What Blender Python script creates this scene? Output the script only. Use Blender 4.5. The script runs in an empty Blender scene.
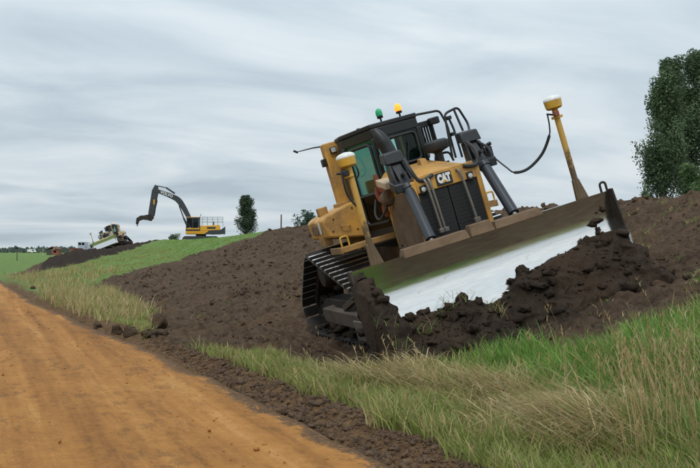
import bpy, math, random
import numpy as np
from mathutils import Matrix, Vector
R = math.radians
rng = np.random.default_rng(7); random.seed(7)
scene = bpy.context.scene
C = scene.collection

# ------------------------------------------------------------------ camera, sky, sun, exposure
CAM_H, YAW, FPX, V0 = 1.6, 23.0, 866.0, 250.0         # eye height, degrees right of the road, focal length in photo pixels, horizon row
cam_d = bpy.data.cameras.new('camera'); cam = bpy.data.objects.new('camera', cam_d); C.objects.link(cam)
cam.location = (0, 0, CAM_H); cam.rotation_euler = (R(90), 0, -R(YAW))
cam_d.sensor_width = 36; cam_d.lens = 36*FPX/700; cam_d.shift_y = (V0-234)/700
cam_d.clip_start = .1; cam_d.clip_end = 8000
scene.camera = cam

SUN_EL, SUN_AZ = 52, 215                               # overcast: soft sun, high and behind the camera's left shoulder
world = bpy.data.worlds.new('World'); scene.world = world; world.use_nodes = True
nt = world.node_tree; nt.nodes.clear(); N = nt.nodes.new; LK = nt.links.new
def wmath(op, a, b=None):
    n = N('ShaderNodeMath'); n.operation = op
    for i, q in enumerate((a, b)):
        if q is None: continue
        if isinstance(q, (int, float)): n.inputs[i].default_value = q
        else: LK(q, n.inputs[i])
    return n.outputs[0]
tc = N('ShaderNodeTexCoord'); sx = N('ShaderNodeSeparateXYZ'); LK(tc.outputs['Generated'], sx.inputs[0])
zc = wmath('ADD', wmath('MAXIMUM', sx.outputs[2], 0.0), 0.16)
cx = N('ShaderNodeCombineXYZ'); LK(wmath('DIVIDE', sx.outputs[0], zc), cx.inputs[0]); LK(wmath('DIVIDE', sx.outputs[1], zc), cx.inputs[1])
mp = N('ShaderNodeMapping'); LK(cx.outputs[0], mp.inputs[0]); mp.inputs['Rotation'].default_value = (0, 0, R(YAW-2)); mp.inputs['Scale'].default_value = (.66, 1.1, 1)
n1 = N('ShaderNodeTexNoise'); LK(mp.outputs[0], n1.inputs[0]); n1.inputs['Scale'].default_value = 1.55; n1.inputs['Detail'].default_value = 7; n1.inputs['Roughness'].default_value = .52; n1.inputs['Distortion'].default_value = .45
n2 = N('ShaderNodeTexNoise'); LK(mp.outputs[0], n2.inputs[0]); n2.inputs['Scale'].default_value = .45; n2.inputs['Detail'].default_value = 4
cl = wmath('ADD', wmath('MULTIPLY', n1.outputs[0], .68), wmath('MULTIPLY', n2.outputs[0], .32))
cr = N('ShaderNodeValToRGB'); LK(cl, cr.inputs[0])
cr.color_ramp.elements[0].position = .37; cr.color_ramp.elements[0].color = (.44, .525, .595, 1)
cr.color_ramp.elements[1].position = .59; cr.color_ramp.elements[1].color = (.71, .77, .805, 1)
e = cr.color_ramp.elements.new(.48); e.color = (.57, .655, .715, 1)
# overcast vault: gently brighter towards the zenith
vault = wmath('ADD', .93, wmath('MULTIPLY', wmath('MAXIMUM', sx.outputs[2], 0.0), .75))
vm = N('ShaderNodeVectorMath'); vm.operation = 'SCALE'; LK(cr.outputs[0], vm.inputs[0]); LK(vault, vm.inputs['Scale'])
sky = N('ShaderNodeTexSky'); sky.sky_type = 'NISHITA'; sky.sun_disc = False; sky.sun_elevation = R(SUN_EL); sky.sun_rotation = R(SUN_AZ); sky.air_density = 1; sky.dust_density = 2
b1 = N('ShaderNodeBackground'); LK(sky.outputs[0], b1.inputs[0]); b1.inputs[1].default_value = .05
b2 = N('ShaderNodeBackground'); LK(vm.outputs[0], b2.inputs[0]); b2.inputs[1].default_value = 1.0
mx = N('ShaderNodeMixShader'); mx.inputs[0].default_value = .93; LK(b1.outputs[0], mx.inputs[1]); LK(b2.outputs[0], mx.inputs[2])
wo = N('ShaderNodeOutputWorld'); LK(mx.outputs[0], wo.inputs[0])
sd = bpy.data.lights.new('sun', 'SUN'); sd.energy = 1.1; sd.angle = R(14); sd.color = (1, .96, .9)
sun = bpy.data.objects.new('sun', sd); C.objects.link(sun)
az, el = R(SUN_AZ), R(SUN_EL)
sdir = Vector((math.sin(az)*math.cos(el), math.cos(az)*math.cos(el), math.sin(el)))
sun.rotation_euler = sdir.to_track_quat('Z', 'Y').to_euler(); sun.location = (0, 0, 60)
scene.view_settings.view_transform = 'Standard'; scene.view_settings.look = 'None'
scene.view_settings.exposure = 0.10; scene.view_settings.gamma = 1; scene.view_settings.use_curve_mapping = False
scene.cycles.max_bounces = 8; scene.cycles.transparent_max_bounces = 16; scene.cycles.use_denoising = True

# ------------------------------------------------------------------ helpers
def tag(o, label, cat, group=None):
    o['label'] = label; o['category'] = cat
    if group: o['group'] = group
    return o
def kind(o, k): o['kind'] = k; return o
def empty(name, mat4=None):
    o = bpy.data.objects.new(name, None); o.empty_display_size = .3; C.objects.link(o)
    if mat4 is not None: o.matrix_world = mat4
    return o
def frame(d):
    d = Vector(d).normalized(); a = Vector((0, 0, 1)) if abs(d.z) < .9 else Vector((1, 0, 0))
    u = d.cross(a).normalized(); return u, d.cross(u).normalized()
class MB:
    def __init__(s): s.v = []; s.f = []; s.m = []; s.mi = 0
    def mat(s, i): s.mi = i; return s
    def face(s, *idx): s.f.append(idx); s.m.append(s.mi)
    def hexa(s, p):                                    # 8 points: bottom ring 0-3, top ring 4-7
        b = len(s.v); s.v += [tuple(q) for q in p]
        for q in ((3, 2, 1, 0), (4, 5, 6, 7), (0, 1, 5, 4), (1, 2, 6, 5), (2, 3, 7, 6), (3, 0, 4, 7)): s.face(*[b+i for i in q])
        return s
    def box(s, x0, x1, y0, y1, z0, z1):
        return s.hexa([(x0, y0, z0), (x1, y0, z0), (x1, y1, z0), (x0, y1, z0), (x0, y0, z1), (x1, y0, z1), (x1, y1, z1), (x0, y1, z1)])
    def bar(s, p0, p1, w, h, up=(0, 0, 1)):            # rectangular bar
        p0, p1 = Vector(p0), Vector(p1); d = (p1-p0).normalized(); a = d.cross(Vector(up))
        if a.length < 1e-4: a = d.cross(Vector((1, 0, 0)))
        a.normalize(); b = a.cross(d).normalized(); a *= w/2; b *= h/2
        return s.hexa([p0-a-b, p1-a-b, p1+a-b, p0+a-b, p0-a+b, p1-a+b, p1+a+b, p0+a+b])
    def prism(s, poly, ext):
        b = len(s.v); n = len(poly); ext = Vector(ext)
        s.v += [tuple(p) for p in poly]+[tuple(Vector(p)+ext) for p in poly]
        s.face(*[b+i for i in range(n)][::-1]); s.face(*[b+n+i for i in range(n)])
        for i in range(n): j = (i+1) % n; s.face(b+i, b+j, b+n+j, b+n+i)
        return s
    def tube(s, path, r, n=10, caps=True):
        path = [Vector(p) for p in path]; b = len(s.v); k = len(path); rs = r if isinstance(r, (list, tuple)) else [r]*k
        d0 = (path[1]-path[0]).normalized(); u, w = frame(d0)
        for i, p in enumerate(path):
            d = (path[min(i+1, k-1)]-path[max(i-1, 0)]).normalized()
            u = (u-d*u.dot(d)).normalized(); w = d.cross(u)
            for j in range(n):
                a = 2*math.pi*j/n; s.v.append(tuple(p+(u*math.cos(a)+w*math.sin(a))*rs[i]))
        for i in range(k-1):
            for j in range(n):
                j2 = (j+1) % n; s.face(b+i*n+j, b+i*n+j2, b+(i+1)*n+j2, b+(i+1)*n+j)
        if caps: s.face(*[b+j for j in range(n)][::-1]); s.face(*[b+(k-1)*n+j for j in range(n)])
        return s
    def cyl(s, p0, p1, r0, r1=None, n=16): return s.tube([p0, p1], [r0, r0 if r1 is None else r1], n)
    def lathe(s, prof, o, axis=(0, 0, 1), n=20):       # prof: (radius, height along the axis)
        o = Vector(o); ax = Vector(axis).normalized(); u, w = frame(ax); b = len(s.v); k = len(prof)
        for (r, h) in prof:
            for j in range(n):
                a = 2*math.pi*j/n; s.v.append(tuple(o+ax*h+(u*math.cos(a)+w*math.sin(a))*max(r, 1e-4)))
        for i in range(k-1):
            for j in range(n):
                j2 = (j+1) % n; s.face(b+i*n+j, b+i*n+j2, b+(i+1)*n+j2, b+(i+1)*n+j)
        s.face(*[b+j for j in range(n)][::-1]); s.face(*[b+(k-1)*n+j for j in range(n)])
        return s
    def build(s, name, mats, parent=None, bevel=0, smooth=35):
        me = bpy.data.meshes.new(name); me.from_pydata(s.v, [], s.f)
        for m in (mats if isinstance(mats, (list, tuple)) else [mats]): me.materials.append(M[m])
        if any(s.m): me.polygons.foreach_set('material_index', s.m)
        me.update()
        if smooth: me.shade_smooth(); me.set_sharp_from_angle(angle=R(smooth))
        o = bpy.data.objects.new(name, me); C.objects.link(o)
        if parent: o.parent = parent
        if bevel:
            bv = o.modifiers.new('bevel', 'BEVEL'); bv.width = bevel; bv.segments = 2; bv.limit_method = 'ANGLE'; bv.angle_limit = R(40)
        return o
def curve(pts, n=8):                                   # Catmull-Rom through the points
    P = [Vector(p) for p in pts]; P = [P[0]*2-P[1]]+P+[P[-1]*2-P[-2]]; out = []
    for i in range(1, len(P)-2):
        for k in range(n):
            t = k/n; a, b, c, d = P[i-1:i+3]
            out.append(.5*((2*b)+(c-a)*t+(2*a-5*b+4*c-d)*t*t+(3*b-a-3*c+d)*t**3))
    return out+[P[-2]]
def round_path(pts, r=.06, n=4):                       # straight runs with rounded corners
    P = [Vector(p) for p in pts]; out = [P[0]]
    for i in range(1, len(P)-1):
        a = P[i]+(P[i-1]-P[i]).normalized()*min(r, (P[i-1]-P[i]).length*.45); c = P[i]+(P[i+1]-P[i]).normalized()*min(r, (P[i+1]-P[i]).length*.45)
        for k in range(n+1): t = k/n; out.append(a*(1-t)**2+P[i]*2*t*(1-t)+c*t*t)
    return out+[P[-1]]
def np_mesh(name, verts, faces, mat, attrs=None, smooth=False):
    """verts (n,3); faces (m,k) all the same size k"""
    me = bpy.data.meshes.new(name); n, (m, k) = len(verts), faces.shape
    me.vertices.add(n); me.vertices.foreach_set('co', np.ascontiguousarray(verts, np.float32).ravel())
    me.loops.add(m*k); me.loops.foreach_set('vertex_index', np.ascontiguousarray(faces, np.int32).ravel())
    me.polygons.add(m); me.polygons.foreach_set('loop_start', np.arange(0, m*k, k, dtype=np.int32))
    me.update(calc_edges=True)
    for nm, arr in (attrs or {}).items():
        if arr.ndim == 1: a = me.attributes.new(nm, 'FLOAT', 'POINT'); a.data.foreach_set('value', arr.astype(np.float32))
        else:
            a = me.attributes.new(nm, 'FLOAT_COLOR', 'POINT'); c4 = np.ones((n, 4), np.float32); c4[:, :3] = arr; a.data.foreach_set('color', c4.ravel())
    if smooth: me.shade_smooth()
    me.materials.append(M[mat]); o = bpy.data.objects.new(name, me); C.objects.link(o); return o
def text_mesh(name, txt, size, mat, mat4, parent, thick=.02, bold=0.0):
    cu = bpy.data.curves.new(name, 'FONT'); cu.body = txt; cu.size = size; cu.extrude = thick; cu.offset = bold; cu.align_x = 'CENTER'; cu.align_y = 'CENTER'; cu.resolution_u = 3
    t = bpy.data.objects.new(name+'_tmp', cu); C.objects.link(t); bpy.context.view_layer.update()
    me = bpy.data.meshes.new_from_object(t.evaluated_get(bpy.context.evaluated_depsgraph_get()))
    bpy.data.objects.remove(t); bpy.data.curves.remove(cu)
    me.transform(mat4); me.materials.clear(); me.materials.append(M[mat]); me.name = name
    o = bpy.data.objects.new(name, me); C.objects.link(o); o.parent = parent; return o
def copy_tree(o, parent=None, skip=()):
    c = o.copy(); C.objects.link(c); c.parent = parent
    for ch in list(o.children):
        if ch.name.split('.')[0] not in skip: copy_tree(ch, c, skip)
    return c

# noise in numpy
_tab = np.random.default_rng(11).random((256, 256))
def vnoise(x, y, s=0):
    x = x+s*17.31; y = y+s*9.77; xi = np.floor(x).astype(int); yi = np.floor(y).astype(int); fx = x-xi; fy = y-yi
    fx = fx*fx*(3-2*fx); fy = fy*fy*(3-2*fy); g = lambda a, b: _tab[a & 255, b & 255]
    return (g(xi, yi)*(1-fx)+g(xi+1, yi)*fx)*(1-fy)+(g(xi, yi+1)*(1-fx)+g(xi+1, yi+1)*fx)*fy
def fbm(x, y, o=4, s=0, g=.5):
    t = 0; a = 1; n = 0
    for i in range(o): t = t+a*vnoise(x*2**i, y*2**i, s+i*3); n += a; a *= g
    return t/n
sstep = lambda a, b, x: (lambda t: t*t*(3-2*t))(np.clip((x-a)/(b-a), 0, 1))

# ------------------------------------------------------------------ materials
M = {}
def newmat(name):
    m = bpy.data.materials.new(name); m.use_nodes = True; M[name] = m; t = m.node_tree
    return m, t, t.nodes['Principled BSDF']
def setin(b, **k):
    for n, v in k.items():
        n = n.replace('_', ' ')
        b.inputs[n].default_value = (*v, 1) if isinstance(v, tuple) and len(v) == 3 else v
def noise(t, scale, detail=4, rough=.55, vec=None, coord='Object', dist=0):
    n = t.nodes.new('ShaderNodeTexNoise'); n.inputs['Scale'].default_value = scale; n.inputs['Detail'].default_value = detail; n.inputs['Roughness'].default_value = rough; n.inputs['Distortion'].default_value = dist
    if vec is None: c = t.nodes.new('ShaderNodeTexCoord'); vec = c.outputs[coord]
    t.links.new(vec, n.inputs['Vector']); return n.outputs[0]
def ramp(t, fac, stops):
    r = t.nodes.new('ShaderNodeValToRGB'); t.links.new(fac, r.inputs[0]); e = r.color_ramp.elements
    while len(e) < len(stops): e.new(.5)
    for q, (p, c) in zip(e, stops): q.position = p; q.color = (*c, 1) if len(c) == 3 else c
    return r.outputs[0]
def mixc(t, fac, a, b):
    m = t.nodes.new('ShaderNodeMix'); m.data_type = 'RGBA'
    for s, q in ((m.inputs[0], fac), (m.inputs[6], a), (m.inputs[7], b)):
        if isinstance(q, (int, float)): s.default_value = q
        elif isinstance(q, tuple): s.default_value = (*q, 1)
        else: t.links.new(q, s)
    return m.outputs[2]
def tmath(t, op, a, b=None, clamp=False):
    n = t.nodes.new('ShaderNodeMath'); n.operation = op; n.use_clamp = clamp
    for i, q in enumerate((a, b)):
        if q is None: continue
        if isinstance(q, (int, float)): n.inputs[i].default_value = q
        else: t.links.new(q, n.inputs[i])
    return n.outputs[0]
def bump(t, b, h, strength, dist):
    n = t.nodes.new('ShaderNodeBump'); n.inputs['Strength'].default_value = strength; n.inputs['Distance'].default_value = dist
    t.links.new(h, n.inputs['Height']); t.links.new(n.outputs[0], b.inputs['Normal'])
def attr(t, name, out='Fac'):
    n = t.nodes.new('ShaderNodeAttribute'); n.attribute_name = name; return n.outputs[out]
def painted(name, col, dirt=(.16, .095, .05), lvl=.55, rough=.42, scale=2.2, metal=0):
    """paint with dust and mud patches; lvl: lower = more dirt"""
    m, t, b = newmat(name)
    a = noise(t, scale, 6, .65, dist=.3); f = noise(t, scale*9, 4, .7)
    k = tmath(t, 'ADD', tmath(t, 'MULTIPLY', a, .7), tmath(t, 'MULTIPLY', f, .3))
    d = ramp(t, k, [(lvl-.09, (0, 0, 0)), (lvl+.10, (1, 1, 1))])
    gr = noise(t, scale*24, 3, .8); k2 = ramp(t, tmath(t, 'MULTIPLY', gr, tmath(t, 'ADD', .45, a)), [(.58, (0, 0, 0)), (.66, (1, 1, 1))])
    shade = ramp(t, f, [(.3, tuple(c*.86 for c in col)), (.7, tuple(min(1, c*1.08) for c in col))])
    colr = mixc(t, tmath(t, 'MULTIPLY', d, .85), shade, dirt); t.links.new(mixc(t, tmath(t, 'MULTIPLY', k2, .6), colr, tuple(c*.45 for c in dirt)), b.inputs['Base Color'])
    t.links.new(ramp(t, d, [(0, (rough,)*3), (1, (.9,)*3)]), b.inputs['Roughness'])
    b.inputs['Metallic'].default_value = metal; bump(t, b, k, .25, .01); return m
painted('yellow', (.63, .33, .062), dirt=(.26, .155, .075), lvl=.53)
painted('yellow_dusty', (.47, .26, .07), dirt=(.17, .105, .06), lvl=.48)
painted('yellow_bright', (.68, .38, .05), dirt=(.10, .065, .04), lvl=.60, scale=3)
m, t, b = newmat('mast_paint')
sz = t.nodes.new('ShaderNodeSeparateXYZ'); t.links.new(t.nodes.new('ShaderNodeTexCoord').outputs['Object'], sz.inputs[0])
kk = tmath(t, 'SUBTRACT', tmath(t, 'ADD', 1.62, tmath(t, 'MULTIPLY', noise(t, 7, 6, .75), 1.1)), sz.outputs[2])
kk = ramp(t, kk, [(.30, (0, 0, 0)), (.46, (1, 1, 1))]); t.links.new(mixc(t, tmath(t, 'MULTIPLY', kk, .9), (.56, .33, .075), (.075, .055, .04)), b.inputs['Base Color']); setin(b, Roughness=.6)
painted('mud_tan', (.20, .128, .075), dirt=(.11, .07, .042), lvl=.5, rough=.85, scale=3)
painted('mud_dark', (.085, .062, .045), dirt=(.05, .034, .022), lvl=.5, rough=.85, scale=3)
painted('black', (.011, .012, .014), dirt=(.035, .031, .028), lvl=.64, rough=.42)
painted('charcoal', (.018, .021, .025), dirt=(.055, .046, .038), lvl=.66, rough=.42)
painted('cylinder_grey', (.026, .033, .043), dirt=(.10, .08, .06), lvl=.66, rough=.35)
painted('rubber', (.025, .025, .027), dirt=(.08, .065, .05), lvl=.66, rough=.6)
painted('dark_steel', (.06, .055, .052), dirt=(.05, .034, .024), lvl=.5, rough=.5, metal=.5)
painted('grille', (.010, .011, .013), dirt=(.022, .02, .018), lvl=.55, rough=.6)
painted('white_paint', (.78, .78, .76), dirt=(.4, .36, .3), lvl=.72, rough=.35)
painted('rust_red', (.30, .07, .035), dirt=(.12, .07, .05), lvl=.55, rough=.6)
painted('beige', (.55, .42, .28), dirt=(.25, .18, .11), lvl=.58, rough=.6)
painted('bare_pipe', (.20, .185, .165), dirt=(.2, .15, .1), lvl=.58, rough=.4, metal=.6)
painted('lamp_glass', (.55, .56, .55), dirt=(.3, .26, .2), lvl=.6, rough=.15)
painted('letter_white', (.82, .82, .8), dirt=(.5, .45, .4), lvl=.72)
painted('excavator_yellow', (.74, .38, .02), dirt=(.4, .25, .1), lvl=.66, scale=1)
painted('excavator_grey', (.045, .05, .056), dirt=(.09, .08, .07), lvl=.66, scale=1)
painted('far_cream', (.62, .50, .32), dirt=(.3, .2, .1), lvl=.62, scale=1)
painted('pale_blue', (.42, .5, .58), dirt=(.3, .3, .28), lvl=.66, scale=1)
painted('wood_post', (.07, .055, .045), dirt=(.12, .1, .08), lvl=.5, rough=.9, scale=6)
painted('brick_wall', (.28, .09, .055), dirt=(.2, .12, .09), lvl=.55, rough=.9)
painted('roof_tile', (.16, .08, .05), dirt=(.1, .07, .05), lvl=.55, rough=.9)
painted('shed_green', (.05, .085, .075), dirt=(.1, .1, .08), lvl=.6, rough=.8)
m, t, b = newmat('polished_steel')                     # moldboard scoured bright by soil
w = t.nodes.new('ShaderNodeMapping'); c0 = t.nodes.new('ShaderNodeTexCoord'); t.links.new(c0.outputs['Object'], w.inputs[0]); w.inputs['Scale'].default_value = (4, 1.2, 9)
sc_ = noise(t, 3, 5, .6, vec=w.outputs[0]); sp0 = t.nodes.new('ShaderNodeMapping'); t.links.new(c0.outputs['Object'], sp0.inputs[0]); sp0.inputs['Scale'].default_value = (6, 2.2, 3); sp = noise(t, 2.4, 8, .78, vec=sp0.outputs[0], dist=.4)
smut = ramp(t, sp, [(.60, (0, 0, 0)), (.74, (.7, .7, .7))])
t.links.new(mixc(t, smut, ramp(t, sc_, [(.3, (.72, .705, .68)), (.7, (.84, .825, .795))]), (.33, .28, .23)), b.inputs['Base Color'])
setin(b, Metallic=1.0); t.links.new(ramp(t, sc_, [(.3, (.12,)*3), (.7, (.20,)*3)]), b.inputs['Roughness']); bump(t, b, sc_, .06, .004)
m, t, b = newmat('grouser_steel')
k = noise(t, 6, 5, .65); d = ramp(t, k, [(.50, (0, 0, 0)), (.66, (1, 1, 1))])
t.links.new(mixc(t, d, (.80, .80, .80), (.12, .085, .06)), b.inputs['Base Color'])
t.links.new(ramp(t, d, [(0, (1, 1, 1)), (1, (0, 0, 0))]), b.inputs['Metallic']); t.links.new(ramp(t, d, [(0, (.28,)*3), (1, (.9,)*3)]), b.inputs['Roughness'])
m, t, b = newmat('shoe_steel')
k = noise(t, 4, 5, .65); d = ramp(t, k, [(.42, (0, 0, 0)), (.56, (1, 1, 1))])
t.links.new(mixc(t, d, (.03, .03, .03), (.022, .017, .013)), b.inputs['Base Color']); setin(b, Roughness=.6)
def glassmat(name, tint):
    m = bpy.data.materials.new(name); m.use_nodes = True; M[name] = m; t = m.node_tree; t.nodes.clear()
    tr = t.nodes.new('ShaderNodeBsdfTransparent'); tr.inputs[0].default_value = (*tint, 1)
    gl = t.nodes.new('ShaderNodeBsdfGlossy'); gl.inputs['Roughness'].default_value = .04
    fr = t.nodes.new('ShaderNodeFresnel'); fr.inputs[0].default_value = 1.5
    mxx = t.nodes.new('ShaderNodeMixShader'); o = t.nodes.new('ShaderNodeOutputMaterial')
    t.links.new(tmath(t, 'MULTIPLY', fr.outputs[0], .55), mxx.inputs[0]); t.links.new(tr.outputs[0], mxx.inputs[1]); t.links.new(gl.outputs[0], mxx.inputs[2]); t.links.new(mxx.outputs[0], o.inputs[0])
glassmat('cab_glass', (.58, .77, .73))
glassmat('far_glass', (.12, .16, .16))
def lens(name, col, em):
    m, t, b = newmat(name); setin(b, Base_Color=col, Roughness=.2); b.inputs['Emission Color'].default_value = (*col, 1); b.inputs['Emission Strength'].default_value = em
lens('green_lens', (.02, .40, .17), .0)
lens('amber_lens', (1.0, .30, .02), 0)
m, t, b = newmat('amber_glow'); setin(b, Base_Color=(1.0, .35, .03)); b.inputs['Emission Color'].default_value = (1, .21, .015, 1); b.inputs['Emission Strength'].default_value = 1.7
lens('amber_dim', (.75, .30, .04), 0)
# soil, road, grass
def soil_nodes(t, dark, light, scale=1.0, warm=(.105, .060, .034)):
    g = t.nodes.new('ShaderNodeNewGeometry').outputs['Position']
    a = noise(t, 1.1*scale, 5, .6, vec=g); c = noise(t, 9*scale, 5, .7, vec=g); f = noise(t, 42*scale, 3, .7, vec=g)
    col = ramp(t, tmath(t, 'ADD', tmath(t, 'MULTIPLY', a, .35), tmath(t, 'MULTIPLY', c, .65)), [(.34, dark), (.66, light)])
    col = mixc(t, ramp(t, a, [(.5, (0, 0, 0)), (.72, (.55, .55, .55))]), col, warm)
    h = tmath(t, 'ADD', c, tmath(t, 'MULTIPLY', f, .45)); return col, h, a, c, f
m, t, b = newmat('soil'); col, h, *_ = soil_nodes(t, (.036, .024, .0155), (.140, .094, .062)); t.links.new(col, b.inputs['Base Color']); setin(b, Roughness=.95); b.inputs['Specular IOR Level'].default_value = .15; bump(t, b, h, .9, .05)
m, t, b = newmat('soil_dark'); col, h, *_ = soil_nodes(t, (.017, .0115, .008), (.055, .038, .026), warm=(.062, .036, .021)); t.links.new(col, b.inputs['Base Color']); setin(b, Roughness=.9); b.inputs['Specular IOR Level'].default_value = .2; bump(t, b, h, 1, .05)
m, t, b = newmat('berm_soil'); col, h, *_ = soil_nodes(t, (.05, .03, .018), (.15, .09, .05), warm=(.17, .10, .05)); t.links.new(col, b.inputs['Base Color']); setin(b, Roughness=.95); bump(t, b, h, .9, .04)
m, t, b = newmat('ground')
soilc, h, a, c, f = soil_nodes(t, (.034, .0225, .0145), (.150, .100, .066))
darkc = ramp(t, c, [(.32, (.014, .0098, .0075)), (.68, (.052, .036, .026))])
bermc = ramp(t, c, [(.32, (.055, .033, .019)), (.68, (.20, .118, .058))])
greenc = ramp(t, tmath(t, 'ADD', tmath(t, 'MULTIPLY', a, .5), tmath(t, 'MULTIPLY', f, .5)), [(.35, (.095, .16, .045)), (.52, (.14, .215, .062)), (.68, (.20, .275, .095))])
dryc = ramp(t, f, [(.32, (.085, .075, .032)), (.66, (.28, .22, .105))])
weed = tmath(t, 'MULTIPLY', ramp(t, noise(t, 1.6, 6, .72, vec=t.nodes.new('ShaderNodeNewGeometry').outputs['Position']), [(.56, (0, 0, 0)), (.70, (1, 1, 1))]), .38)
col = mixc(t, weed, soilc, (.075, .085, .035))
for nm, q in (('dark', darkc), ('dry', dryc), ('green', greenc), ('berm', bermc)): col = mixc(t, attr(t, nm), col, q)
t.links.new(col, b.inputs['Base Color']); setin(b, Roughness=.95); b.inputs['Specular IOR Level'].default_value = .12; bump(t, b, h, .9, .05)
m, t, b = newmat('road')
g = t.nodes.new('ShaderNodeNewGeometry').outputs['Position']
mpg = t.nodes.new('ShaderNodeMapping'); t.links.new(g, mpg.inputs[0]); mpg.inputs['Scale'].default_value = (1.15, .035, 1)
st = noise(t, 2.2, 6, .62, vec=mpg.outputs[0], dist=.2); pa = noise(t, .55, 6, .65, vec=g); fi = noise(t, 26, 4, .7, vec=g); md = noise(t, 4.5, 5, .68, vec=g)
k = tmath(t, 'ADD', tmath(t, 'ADD', tmath(t, 'MULTIPLY', st, .50), tmath(t, 'MULTIPLY', pa, .18)), tmath(t, 'ADD', tmath(t, 'MULTIPLY', fi, .14), tmath(t, 'MULTIPLY', md, .18)))
col = ramp(t, k, [(.38, (.165, .070, .019)), (.45, (.275, .120, .031)), (.53, (.375, .172, .045)), (.62, (.48, .255, .088))])
pock = ramp(t, noise(t, 3.2, 6, .75, vec=mpg.outputs[0]), [(.60, (0, 0, 0)), (.70, (1, 1, 1))])
col = mixc(t, tmath(t, 'MULTIPLY', pock, .28), col, (.17, .085, .032))
mp2 = t.nodes.new('ShaderNodeMapping'); t.links.new(g, mp2.inputs[0]); mp2.inputs['Scale'].default_value = (1.0, .35, 1); mp2.inputs['Rotation'].default_value = (0, 0, R(4))
fleck = ramp(t, tmath(t, 'MULTIPLY', noise(t, 9, 5, .8, vec=mp2.outputs[0]), tmath(t, 'ADD', .55, noise(t, 1.3, 3, .6, vec=mp2.outputs[0]))), [(.56, (0, 0, 0)), (.66, (1, 1, 1))])
col = mixc(t, tmath(t, 'MULTIPLY', fleck, .45), col, (.12, .06, .024))
pale = ramp(t, noise(t, 14, 5, .8, vec=mp2.outputs[0]), [(.62, (0, 0, 0)), (.74, (1, 1, 1))]); col = mixc(t, tmath(t, 'MULTIPLY', pale, .55), col, (.62, .42, .21))
eg = ramp(t, tmath(t, 'MULTIPLY', attr(t, 'edge'), tmath(t, 'ADD', .0, noise(t, 11, 7, .85, vec=g))), [(.34, (0, 0, 0)), (.42, (1, 1, 1))])
col = mixc(t, eg, col, ramp(t, fi, [(.32, (.06, .035, .019)), (.68, (.19, .108, .052))]))
t.links.new(col, b.inputs['Base Color']); setin(b, Roughness=.9); b.inputs['Specular IOR Level'].default_value = .2
bump(t, b, tmath(t, 'ADD', tmath(t, 'ADD', md, tmath(t, 'MULTIPLY', fi, .5)), st), .55, .03)
def leafmat(name, rough=.6, trans=.35):
    m = bpy.data.materials.new(name); m.use_nodes = True; M[name] = m; t = m.node_tree; b = t.nodes['Principled BSDF']; out = t.nodes['Material Output']
    c = attr(t, 'tint', 'Color'); t.links.new(c, b.inputs['Base Color']); b.inputs['Roughness'].default_value = rough; b.inputs['Specular IOR Level'].default_value = .25
    tl = t.nodes.new('ShaderNodeBsdfTranslucent'); t.links.new(c, tl.inputs[0]); ms = t.nodes.new('ShaderNodeMixShader'); ms.inputs[0].default_value = trans
    t.links.new(b.outputs[0], ms.inputs[1]); t.links.new(tl.outputs[0], ms.inputs[2]); t.links.new(ms.outputs[0], out.inputs[0])
leafmat('grass_blade'); leafmat('leaf', .55, .3)
m, t, b = newmat('bark'); k = noise(t, 5, 5, .7); t.links.new(ramp(t, k, [(.3, (.05, .04, .03)), (.7, (.14, .115, .09))]), b.inputs['Base Color']); setin(b, Roughness=.95)

# ------------------------------------------------------------------ camera maths: a photo pixel gives a direction, the ground gives the distance
ca, sa = math.cos(R(YAW)), math.sin(R(YAW))
def ray(u, v): x, z = (u-350)/FPX, (V0-v)/FPX; return np.array([x*ca+sa, -x*sa+ca, z])
def at_depth(u, v, d): return Vector(ray(u, v)*d+np.array([0, 0, CAM_H]))

# bulldozer pose (local X forward, Y to the machine's left, Z up)
def rot3(yaw, pitch, roll): return (Matrix.Rotation(yaw, 3, 'Z') @ Matrix.Rotation(pitch, 3, 'Y') @ Matrix.Rotation(roll, 3, 'X'))
Bm = Matrix(((0, 1, 0), (-1, 0, 0), (0, 0, 1))); Wm = Matrix(((ca, sa, 0), (-sa, ca, 0), (0, 0, 1)))
DR = Wm @ Bm @ rot3(R(17.2), R(-1.67), R(16.6)); DT = Wm @ Vector((1.40, 15.15, -.946))+Vector((0, 0, CAM_H))
DOZ = Matrix.Translation(DT) @ DR.to_4x4()
def dloc(x, y, z): return DOZ @ Vector((x, y, z))
DOZI = np.array(DOZ.inverted())

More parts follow.
